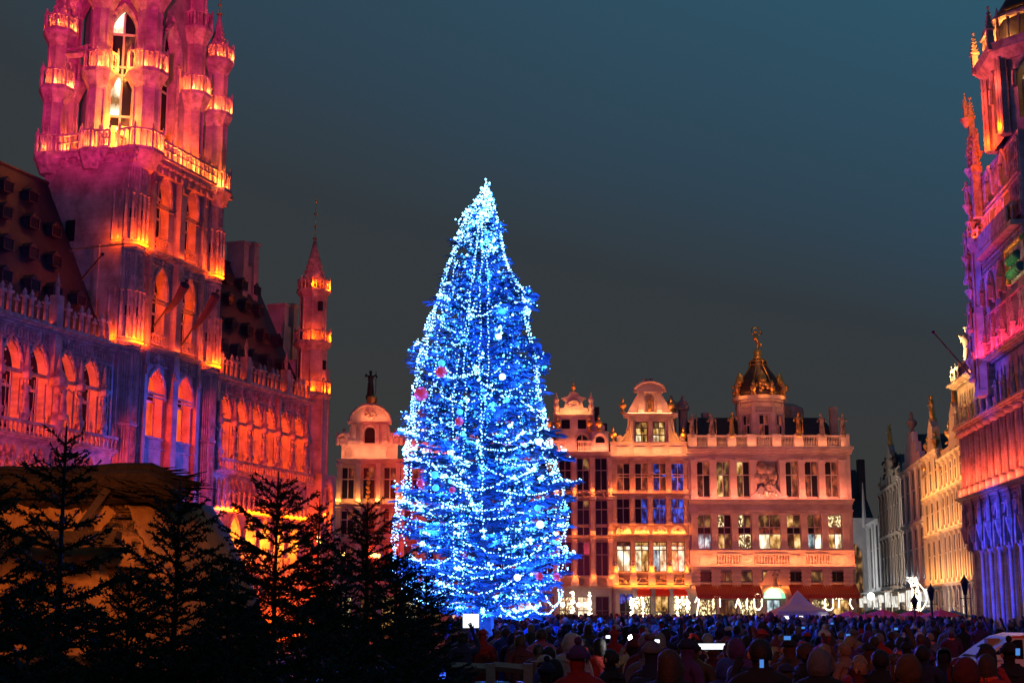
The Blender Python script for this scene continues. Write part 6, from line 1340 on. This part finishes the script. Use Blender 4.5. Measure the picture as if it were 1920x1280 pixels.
# ================================================================ PEOPLE
SK = mat('skin', (.42, .25, .17), .55, bump=0)
cloth = {}
for n_, c in dict(black=(.012, .012, .014), navy=(.015, .02, .06), maroon=(.10, .012, .016), red=(.42, .02, .015), brown=(.09, .045, .02), grey=(.12, .12, .13), tan=(.30, .20, .12), purple=(.09, .03, .13), cream=(.5, .45, .38), blue=(.03, .06, .28), olive=(.06, .06, .03), pink=(.45, .12, .16)).items(): cloth[n_] = mat(n_+'_cloth', c, .85, tuple(x*.6 for x in c), 9, .3, 30)
HAIR = {n_: mat(n_+'_hair', c, .6, tuple(x*.5 for x in c), 30, .3, 60) for n_, c in dict(black=(.01, .008, .007), brown=(.06, .028, .012), fair=(.3, .18, .08), grey=(.2, .19, .18)).items()}
def person_body(name, arms, fat=1.0, H=1.72, lean=0, stride=.0):
    V = [(0, 0, .95), (0, 0, 1.12), (0, .0, 1.30), (0, .0, 1.44), (0, .01+lean, 1.53), (0, .03+lean, 1.62), (0, .025+lean, 1.70)]
    Rd = [(.17*fat, .13*fat), (.165*fat, .125*fat), (.19*fat, .135*fat), (.12*fat, .10), (.062, .062), (.088, .10), (.078, .085)]
    E_ = [(0, 1), (1, 2), (2, 3), (3, 4), (4, 5), (5, 6)]
    def add(p, r, par): V.append(p); Rd.append((r, r) if not isinstance(r, tuple) else r); E_.append((par, len(V)-1)); return len(V)-1
    hands = []
    for s in (-1, 1):
        h = add((s*.10, 0, .88), .1*fat, 0); k = add((s*.11, s*stride*.5+.02, .5), .068, h); f = add((s*.115, s*stride, .09), .045, k); add((s*.13, s*stride+.16, .04), .04, f)
        sh = add((s*.19*fat, 0, 1.40), .078*fat, 3); pose = arms[0] if s < 0 else arms[1]
        if pose == 'down': el, ha = (s*.27, -.01, 1.12), (s*.26, .10, .90)
        elif pose == 'pocket': el, ha = (s*.30, -.06, 1.13), (s*.2, .12, .96)
        elif pose == 'phone': el, ha = (s*.27, .2, 1.24), (s*.12, .36, 1.52)
        elif pose == 'high': el, ha = (s*.3, .16, 1.5), (s*.18, .26, 1.82)
        else: el, ha = (s*.27, .12, 1.15), (s*.05, .24, 1.2)
        e = add(el, .056*fat, sh); w = add(tuple(el[i]+(ha[i]-el[i])*.85 for i in range(3)), .036, e); a = add(ha, .034, w)
        d = Vector(ha)-Vector(el); d.normalize(); ref = Vector((0, 0, 1)) if abs(d.z) < .8 else Vector((0, 1, 0)); sd = d.cross(ref).normalized()
        pm = add(tuple(Vector(ha)+d*.04), (.04, .02), a); hands.append(Vector(ha))
        for fi, (o_, ln) in enumerate(((-.028, .065), (-.01, .075), (.01, .072), (.028, .056))):
            c = Vector(ha)+d*.075+sd*o_; k1 = add(tuple(c), .0105, pm); up = ref*(-.35*ln); add(tuple(c+d*ln*.8+up*.6), .009, k1)
        c = Vector(ha)+d*.03+sd*(-.05*s); k1 = add(tuple(c), .012, a); add(tuple(c+d*.035), .0105, k1)
    me = bpy.data.meshes.new(name); me.from_pydata(V, E_, []); o = bpy.data.objects.new(name, me); COL.objects.link(o)
    o.modifiers.new('s', 'SKIN').use_smooth_shade = True; u = o.modifiers.new('u', 'SUBSURF'); u.levels = u.render_levels = 1
    for i, r in enumerate(Rd): me.skin_vertices[0].data[i].radius = r
    me.skin_vertices[0].data[0].use_root = True
    dg = bpy.context.evaluated_depsgraph_get(); dg.update(); out = bpy.data.meshes.new_from_object(o.evaluated_get(dg)); bpy.data.objects.remove(o); out.name = name
    for v in out.vertices:                      # nose, chin and brow pushed out of the head
        x, y, z = v.co
        if z > 1.53+0 and y > .02:
            g = math.exp(-((x/.018)**2+((z-1.625)/.03)**2)); v.co.y += .035*g
            g = math.exp(-((x/.035)**2+((z-1.555)/.02)**2)); v.co.y += .012*g
            for s in (-1, 1): g = math.exp(-(((x-s*.034)/.018)**2+((z-1.65)/.014)**2)); v.co.y -= .012*g
    out.materials.clear()
    for p in out.polygons:
        c = p.center; k = 0
        if c.z > 1.5: k = 1
        elif c.z < .86: k = 2
        if any((c-h).length < .13 for h in hands) and c.z > .8: k = 1
        p.material_index = k; p.use_smooth = True
    return out
def shell(kind):
    # hair, hat or hood as a shell round the head
    b = MB(); n, k = 18, 12
    cx, cy_, cz = 0, .015, 1.645; R0 = dict(hair=(.1, .12, .126), long=(.104, .12, .126), beanie=(.103, .118, .14), hood=(.122, .14, .155), cap=(.112, .125, .13))[kind]
    vs = []; 
    for j in range(k+1):
        t = pi*j/k*.78
        for i in range(n):
            a = 2*pi*i/n; f = 1+(.05*sin(5*a+j)+.04*sin(11*a+2.3*j))*(kind in ('hair', 'long'))+.03*sin(3*a+j*1.3)*(kind == 'hood')
            x, y, z = R0[0]*sin(t)*cos(a)*f, R0[1]*sin(t)*sin(a)*f, R0[2]*cos(t)
            if kind == 'long' and j > 6 and sin(a) < .4: z -= (j-6)*.035; 
            if kind == 'hood' and j > 7: x *= 1+.05*(j-7); y *= 1+.04*(j-7)
            vs.append((cx+x, cy_+y, cz+z))
    fs = []
    for j in range(k):
        for i in range(n):
            a = 2*pi*(i+.5)/n; front = sin(a)
            lim = {'hair': 3.6 if front > .45 else (7.6 if front > -.2 else 9.5), 'long': 3.6 if front > .5 else 12, 'beanie': 5.6, 'hood': 4.2 if front > .62 else 12, 'cap': 5.2}[kind]
            if j < lim: fs.append((j*n+i, j*n+(i+1) % n, (j+1)*n+(i+1) % n, (j+1)*n+i))
    ix = {k_: n__ for n__, k_ in enumerate(sorted({i for f_ in fs for i in f_}))}; b.add([vs[k_] for k_ in sorted(ix)], [tuple(ix[i] for i in f_) for f_ in fs])
    if kind == 'beanie': b.lathe([(.104, -.0), (.112, .01), (.112, .05), (.104, .06)], 16, cx, cy_, cz+.01); b.ball(cx, cy_, cz+.17, .04, 8, 5)
    if kind == 'hood': b.tube([(cx+.125*cos(a), cy_+.12+.0*sin(a), cz-.02+.145*sin(a)) for a in [pi*(-.25+1.5*i/12) for i in range(13)]], .022, n=6)
    if kind == 'cap': b.lathe([(.05, .0), (.115, .0), (.115, .012), (.05, .015)], 14, cx, cy_+.09, cz+.03)
    return b
SHELL = {k: shell(k) for k in ('hair', 'long', 'beanie', 'hood', 'cap')}
BODY = [person_body('body', a, f, lean=l, stride=s) for a, f, l, s in ((('down', 'down'), 1.0, 0, .08), (('pocket', 'pocket'), 1.15, .02, 0), (('down', 'phone'), 1.05, 0, .05), (('phone', 'phone'), 1.1, 0, 0), (('pocket', 'high'), 1.1, 0, .0), (('fold', 'fold'), 1.2, .01, 0))]
EYES = MB().ball(-.034, .118, 1.648, .011, 6, 4).ball(.034, .118, 1.648, .011, 6, 4).mesh('eyes', 'rubber'); EARS = MB().lathe([(.01, -.03), (.022, 0), (.01, .03)], 6, -.09, .02, 1.63).lathe([(.01, -.03), (.022, 0), (.01, .03)], 6, .09, .02, 1.63).mesh('ears', SK)
MOUTH = MB().tube([(-.025, .112, 1.585), (0, .122, 1.583), (.025, .112, 1.585)], .006, n=4).mesh('mouth', cloth['maroon'])
SCARF = MB().lathe([(.08, 1.46), (.115, 1.47), (.12, 1.51), (.09, 1.54)], 12, 0, .015).mesh('scarf', 'vanred')
cm_ = {}
def collarmesh(c):
    if c not in cm_: cm_[c] = MB().lathe([(.15, 1.405), (.135, 1.45), (.1, 1.49), (.112, 1.535), (.088, 1.53), (.082, 1.48)], 14, 0, .01, sy=.86).tube([(-.19, .02, 1.43), (-.13, -.1, 1.42), (0, -.135, 1.40), (.13, -.1, 1.42), (.19, .02, 1.43)], .018, n=5).mesh('collar', cloth[c], True)
    return cm_[c]
PACK = MB().lathe([(.1, 0), (.16, .03), (.175, .2), (.16, .36), (.1, .42)], 10, 0, -.2, 1.0, sy=.62).box(-.09, .09, -.335, -.29, 1.06, 1.2).tube([(-.1, -.12, 1.38), (-.12, .0, 1.46), (-.12, .12, 1.34), (-.13, .1, 1.15)], .02, n=5).tube([(.1, -.12, 1.38), (.12, .0, 1.46), (.12, .12, 1.34), (.13, .1, 1.15)], .02, n=5).mesh('backpack', cloth['navy'], True)
bc, sc_ = {}, {}
def bodymesh(i, coat, leg):
    k = (i, coat, leg)
    if k not in bc:
        m = BODY[i].copy(); m.materials.clear()
        for q_ in (cloth[coat], SK, cloth[leg]): m.materials.append(q_)
        bc[k] = m
    return bc[k]
def shellmesh(kind, col):
    k = (kind, col)
    if k not in sc_: sc_[k] = SHELL[kind].mesh({'hair': 'hair', 'long': 'hair'}.get(kind, kind), HAIR[col] if kind in ('hair', 'long') else cloth[col], True)
    return sc_[k]
def person(x, y, rz, i, coat, leg, top, topc, h, lab, group=None, near=False, extra=None):
    t = thing('person', lab, 'person', (x, y, 0), rz, group); s = h/1.76; 
    put('body', bodymesh(i, coat, leg), t, sc=s); put({'hair': 'hair', 'long': 'hair'}.get(top, top), shellmesh(top, topc), t, sc=s)
    if near: put('eyes', EYES, t, sc=s); put('mouth', MOUTH, t, sc=s); put('ears', EARS, t, sc=s) if top in ('hair', 'cap', 'beanie') else None
    if near or (x*7+y*3) % 1 < .45: put('collar', collarmesh(coat), t, sc=s)
    if (x*11+y*5) % 1 < .12: put('backpack', PACK, t, sc=s)
    if extra == 'scarf': put('scarf', SCARF, t, sc=s)
    return t
# nearest people: head-top pixel, head size -> distance
G = 'people in the front rows of the crowd'
NEAR = [(1085, 1212, 52, 1, 'red', 'beanie', 'purple', 0.3, 'person in a bright red coat and dark purple beanie, nearest the barriers', None), (1146, 1217, 40, 0, 'black', 'hair', 'black', .9, 'person with short black hair turned half right, beside the red coat', None), (1070, 1190, 34, 1, 'cream', 'hood', 'cream', -.3, 'person in a pale hooded coat behind the red-coated person', None),
        (1254, 1218, 56, 5, 'black', 'long', 'brown', -.2, 'person in black with brown shoulder-length hair right of the bright flash', None), (1212, 1187, 36, 1, 'maroon', 'hair', 'grey', .2, 'person with grey hair and a maroon coat just right of the bright flash', None), (1185, 1196, 30, 3, 'tan', 'hair', 'fair', .1, 'fair-haired person in a tan coat holding up the flashing phone', None),
        (1425, 1195, 54, 3, 'black', 'hair', 'black', .1, 'person in black holding up a small blue phone, left of the white-trimmed hood', None), (1335, 1206, 34, 3, 'maroon', 'hair', 'brown', .3, 'person in maroon holding a glowing tablet up', None), (1535, 1222, 48, 5, 'black', 'hood', 'grey', -.4, 'person in a black coat with a pale-edged grey hood', None), (1480, 1198, 40, 3, 'brown', 'cap', 'black', .0, 'person in a brown coat filming with a small blue-lit phone', None),
        (1610, 1236, 44, 0, 'maroon', 'hair', 'fair', 1.2, 'fair-haired person in maroon turned to the right', None), (1650, 1218, 44, 1, 'black', 'hair', 'black', -.1, 'person with black hair and black coat in the lower right front row', None), (1704, 1232, 52, 5, 'maroon', 'hood', 'brown', .1, 'person in a maroon coat with a brown hood up', None), (1770, 1214, 36, 2, 'black', 'long', 'black', 2.6, 'dark-haired person facing the camera, in front of the minivan', None),
        (1812, 1238, 52, 1, 'maroon', 'hood', 'maroon', .2, 'person in a dark red hooded jacket, second from the right edge of the front row', None), (1848, 1226, 46, 2, 'red', 'long', 'brown', -.5, 'brown-haired person with a red collar near the right edge', 'scarf'), (1893, 1206, 42, 1, 'black', 'beanie', 'black', .1, 'person in black with a black beanie in front of the minivan at the right edge', None), (1583, 1205, 34, 0, 'tan', 'hair', 'fair', .6, 'fair-haired person in a tan coat in the second row', None),
        (1300, 1205, 36, 1, 'olive', 'beanie', 'black', -.2, 'person in an olive coat and black beanie left of the glowing tablet', None), (1380, 1200, 36, 5, 'purple', 'hood', 'purple', .2, 'person in a purple hooded coat right of the glowing tablet', None), (1015, 1178, 27, 1, 'pink', 'hair', 'brown', .1, 'person in a pink-orange coat behind the barriers', None), (905, 1180, 26, 0, 'red', 'cap', 'red', -.2, 'person with a red cap standing left of the barriers under the big tree', None), (975, 1190, 28, 1, 'maroon', 'hair', 'brown', .4, 'person in maroon with brown hair behind the slanting barrier', None), (868, 1185, 27, 4, 'navy', 'hair', 'black', .1, 'person in navy holding up a bright white screen under the big tree', None)]
used = []
for px_, py_, w, i, coat, top, topc, rz, lab, ex in NEAR:
    Y = .27*F/w; x, y, z = W3(px_, py_, Y); h = min(1.92, max(1.5, z)); person(x, y, rz, i, coat, 'black' if i % 2 else 'navy', top, topc, h, lab, G, True, ex); used.append((x, y))
def handheld(name, px_, py_, Y, w, h, m, lab, tilt=.2, cat='phone', fac=1):
    x, y, z = W3(px_, py_, Y); t = thing(name, lab, cat, (x, y, z)); t.rotation_euler = (tilt, 0, 0); MB().box(-w/2-.006, w/2+.006, -.004, .006, -h/2-.006, h/2+.006).build('case', 'rubber', t); MB().box(-w/2, w/2, -.008, -.0045, -h/2, h/2).build('screen', m, t)
handheld('tablet', 883, 1163, 27.5, .30, .26, 'screen', 'bright white screen held up under the left of the big tree', cat='tablet'); handheld('tablet', 1331, 1211, 20.3, .42, .075, 'screen', 'flat glowing pale blue tablet held up in the middle of the crowd', .1, 'tablet'); handheld('phone', 1476, 1195, 17.0, .08, .045, 'phone', 'small blue glowing phone in the right half of the crowd')
handheld('phone', 1428, 1243, 12.6, .035, .07, 'phone', 'blue glowing phone held upright in the front row'); x, y, z = W3(1183, 1195, 22.5); tag(MB().ball(0, 0, 0, .045, 8, 6).build('phone_flash', 'lampw', None, True, loc=(x, y, z)), 'dazzling white flash light among the heads, left of centre right', 'flash light'); lamp('POINT', (x, y-.15, z), None, (1, 1, .95), 25, 'flash', shadow_soft_size=.03)
handheld('phone', 1908, 1221, 17, .05, .08, 'phone', 'tiny bright phone screen at the right edge of the crowd')
# the rest of the front crowd: individuals in loose rows
q = random.Random(21); coats = ['black', 'navy', 'maroon', 'brown', 'grey', 'purple', 'black', 'black', 'olive', 'blue', 'tan', 'red', 'navy', 'black']; tops = ['hair', 'hair', 'long', 'beanie', 'hood', 'cap', 'hair', 'long', 'hair', 'beanie']
n_p = 0; Y = 15.5
while Y < 60 and n_p < 262:
    xa, xb = (1040 if Y < 24 else 862 if Y > 26 else 1000), 1935
    X_ = (xa-960)/2716*Y; XE = (xb-960)/2716*Y
    while X_ < XE:
        x = X_+q.uniform(-.12, .12); y = Y+q.uniform(-.3, .3); X_ += q.uniform(.62, 1.05)*(1+.012*Y)
        px_ = 960+x/y*2716
        if any((x-a)**2+(y-c)**2 < .5**2 for a, c in used) or (px_ > 1745 and 19 < y < 36.8) or (x-TXc)**2+(y-TY)**2 < 3.6**2: continue
        coat = q.choice(coats); top = q.choice(tops); tcx = q.choice(['black', 'brown', 'fair', 'black', 'grey']) if top in ('hair', 'long') else coat if top == 'hood' else q.choice(['black', 'grey', 'maroon', 'navy', 'red', 'cream'])
        w = {'hair': 'short %s hair' % tcx, 'long': 'long %s hair' % tcx, 'beanie': 'a %s beanie' % tcx, 'hood': 'the hood up', 'cap': 'a %s cap' % tcx}[top]
        zone = 'left' if px_ < 1150 else 'middle' if px_ < 1450 else 'right'
        dist = 'front' if y < 24 else 'middle' if y < 38 else 'back'
        person(x, y, q.gauss(0, .55), q.choice((0, 1, 1, 5, 0, 2, 3, 0, 1, 5, 4)), coat, q.choice(('black', 'navy', 'grey')), top, tcx, q.uniform(1.55, 1.84), 'person in a %s coat with %s, %s rows of the crowd, %s part' % (coat, w, dist, zone), 'people standing in the %s rows, %s part' % (dist, zone), extra='scarf' if q.random() < .12 else None); used.append((x, y)); n_p += 1
    Y += 1.05+.02*Y
Ylast = Y
# the far crowd under the houses reads as one mass
b = MB(); mi = []; cols_ = ['black', 'navy', 'blue', 'purple', 'maroon', 'brown', 'grey']; Y = Ylast
while Y < 117:
    X_ = (845-960)/2716*Y; XE = min((1845-960)/2716*Y, 29+.09*(Y-95))
    while X_ < XE:
        x = X_; y = Y+q.uniform(-.4, .4); X_ += q.uniform(.5, 1.2)
        if (x-TXc)**2+(y-TY)**2 < 3.8**2 or (abs(x-mx) < 1.8 and abs(y-my) < 1.8): continue
        h = q.uniform(1.5, 1.85); f0 = len(b.f); c = q.randrange(7)
        b.lathe([(.14, 0), (.17, .5), (.2, .85), (.24, h-.48), (.2, h-.3), (.07, h-.26)], 6, x, y, 0, q.random(), 1.1, .8); mi += [c]*(len(b.f)-f0); f0 = len(b.f)
        b.ball(x, y, h-.13, .115, 6, 5, 1.2); mi += [q.choice((0, 0, 5, 7, 4))]*(len(b.f)-f0)
    Y += 1.3
me = b.mesh('far_crowd', [cloth[c] for c in cols_]+[SK], True); me.polygons.foreach_set('material_index', mi); put('far_crowd', me, kind='stuff')
# a big dark head right before the pavilion and a red balloon
tag(MB().ball(0, 0, 0, .2, 10, 7, 1.15).tube([(0, 0, -.23), (0, .02, -.9)], .006, n=3).build('balloon', 'awning', None, True, loc=W3(1444, 1155, 70)), 'small red balloon over the crowd left of the pavilion tent', 'balloon')
# bush at the right foot of the tree
q = random.Random(2); b = MB(); x, y, z = W3(1082, 1165, 50)
for i in range(1500):
    a = q.uniform(0, 2*pi); t_ = q.uniform(0, pi/2); rr = q.uniform(.6, 1); p = (.9*rr*cos(a)*cos(t_), .7*rr*sin(a)*cos(t_), 1.75*rr*sin(t_)); needle_spray(b, p, (cos(a)*.7, sin(a)*.7, .4), .22, .14, q)
t = thing('bush', 'dark rounded bush at the right foot of the big tree', 'bush', (x, y, 0)); b.build('foliage', 'bigneedle', t); MB().tube([(0, 0, 0), (0, 0, 1.2)], .06).build('stem', 'bark', t)
lamp('SPOT', FA.w(20, -3, 15), (14, 46, 1), (.35, .04, 1), 3000, 'added_violet_spot', spot_size=radians(50), spot_blend=.8, shadow_soft_size=1.5)  # added violet spot that washes the crowd from the city hall side
# added warm spots, out of view, that tint the nearest people
lamp('SPOT', (0, 1, 7), (6, 17, 1.5), (1, .12, .05), 1700, 'added_warm_spot', spot_size=radians(42), spot_blend=.8, shadow_soft_size=.5)
lamp('SPOT', (18, 6, 8), (10, 24, 1.4), (1, .06, .06), 1500, 'added_warm_spot', spot_size=radians(70), spot_blend=.8, shadow_soft_size=.5)

# scattered phone screens among the heads
q = random.Random(77)
for i, (px_, py_, Y, l) in enumerate(((1140, 1193, 24, 'left of the white flash'), (1300, 1162, 44, 'far back before the left awning'), (1560, 1168, 36, 'below the U-shaped garland'), (1680, 1178, 28, 'in front of the light figure'), (1232, 1201, 21, 'just right of the white flash'), (1590, 1190, 24, 'in the right rows, below the corner garland'), (1506, 1176, 30, 'in front of the pavilion tent'))):
    handheld('phone', px_, py_, Y, .07, .045, 'screen' if i % 4 == 0 else 'phone', 'tiny lit phone screen held up '+l)
for o in list(bpy.data.objects):
    if o.parent and o.name.split('.')[0] in ('crocket', 'carving', 'relief_trophy', 'parapet', 'balustrade_rail', 'parapet_rail', 'branches', 'needle_foliage', 'crown', 'foliage'): o['kind'] = 'stuff'
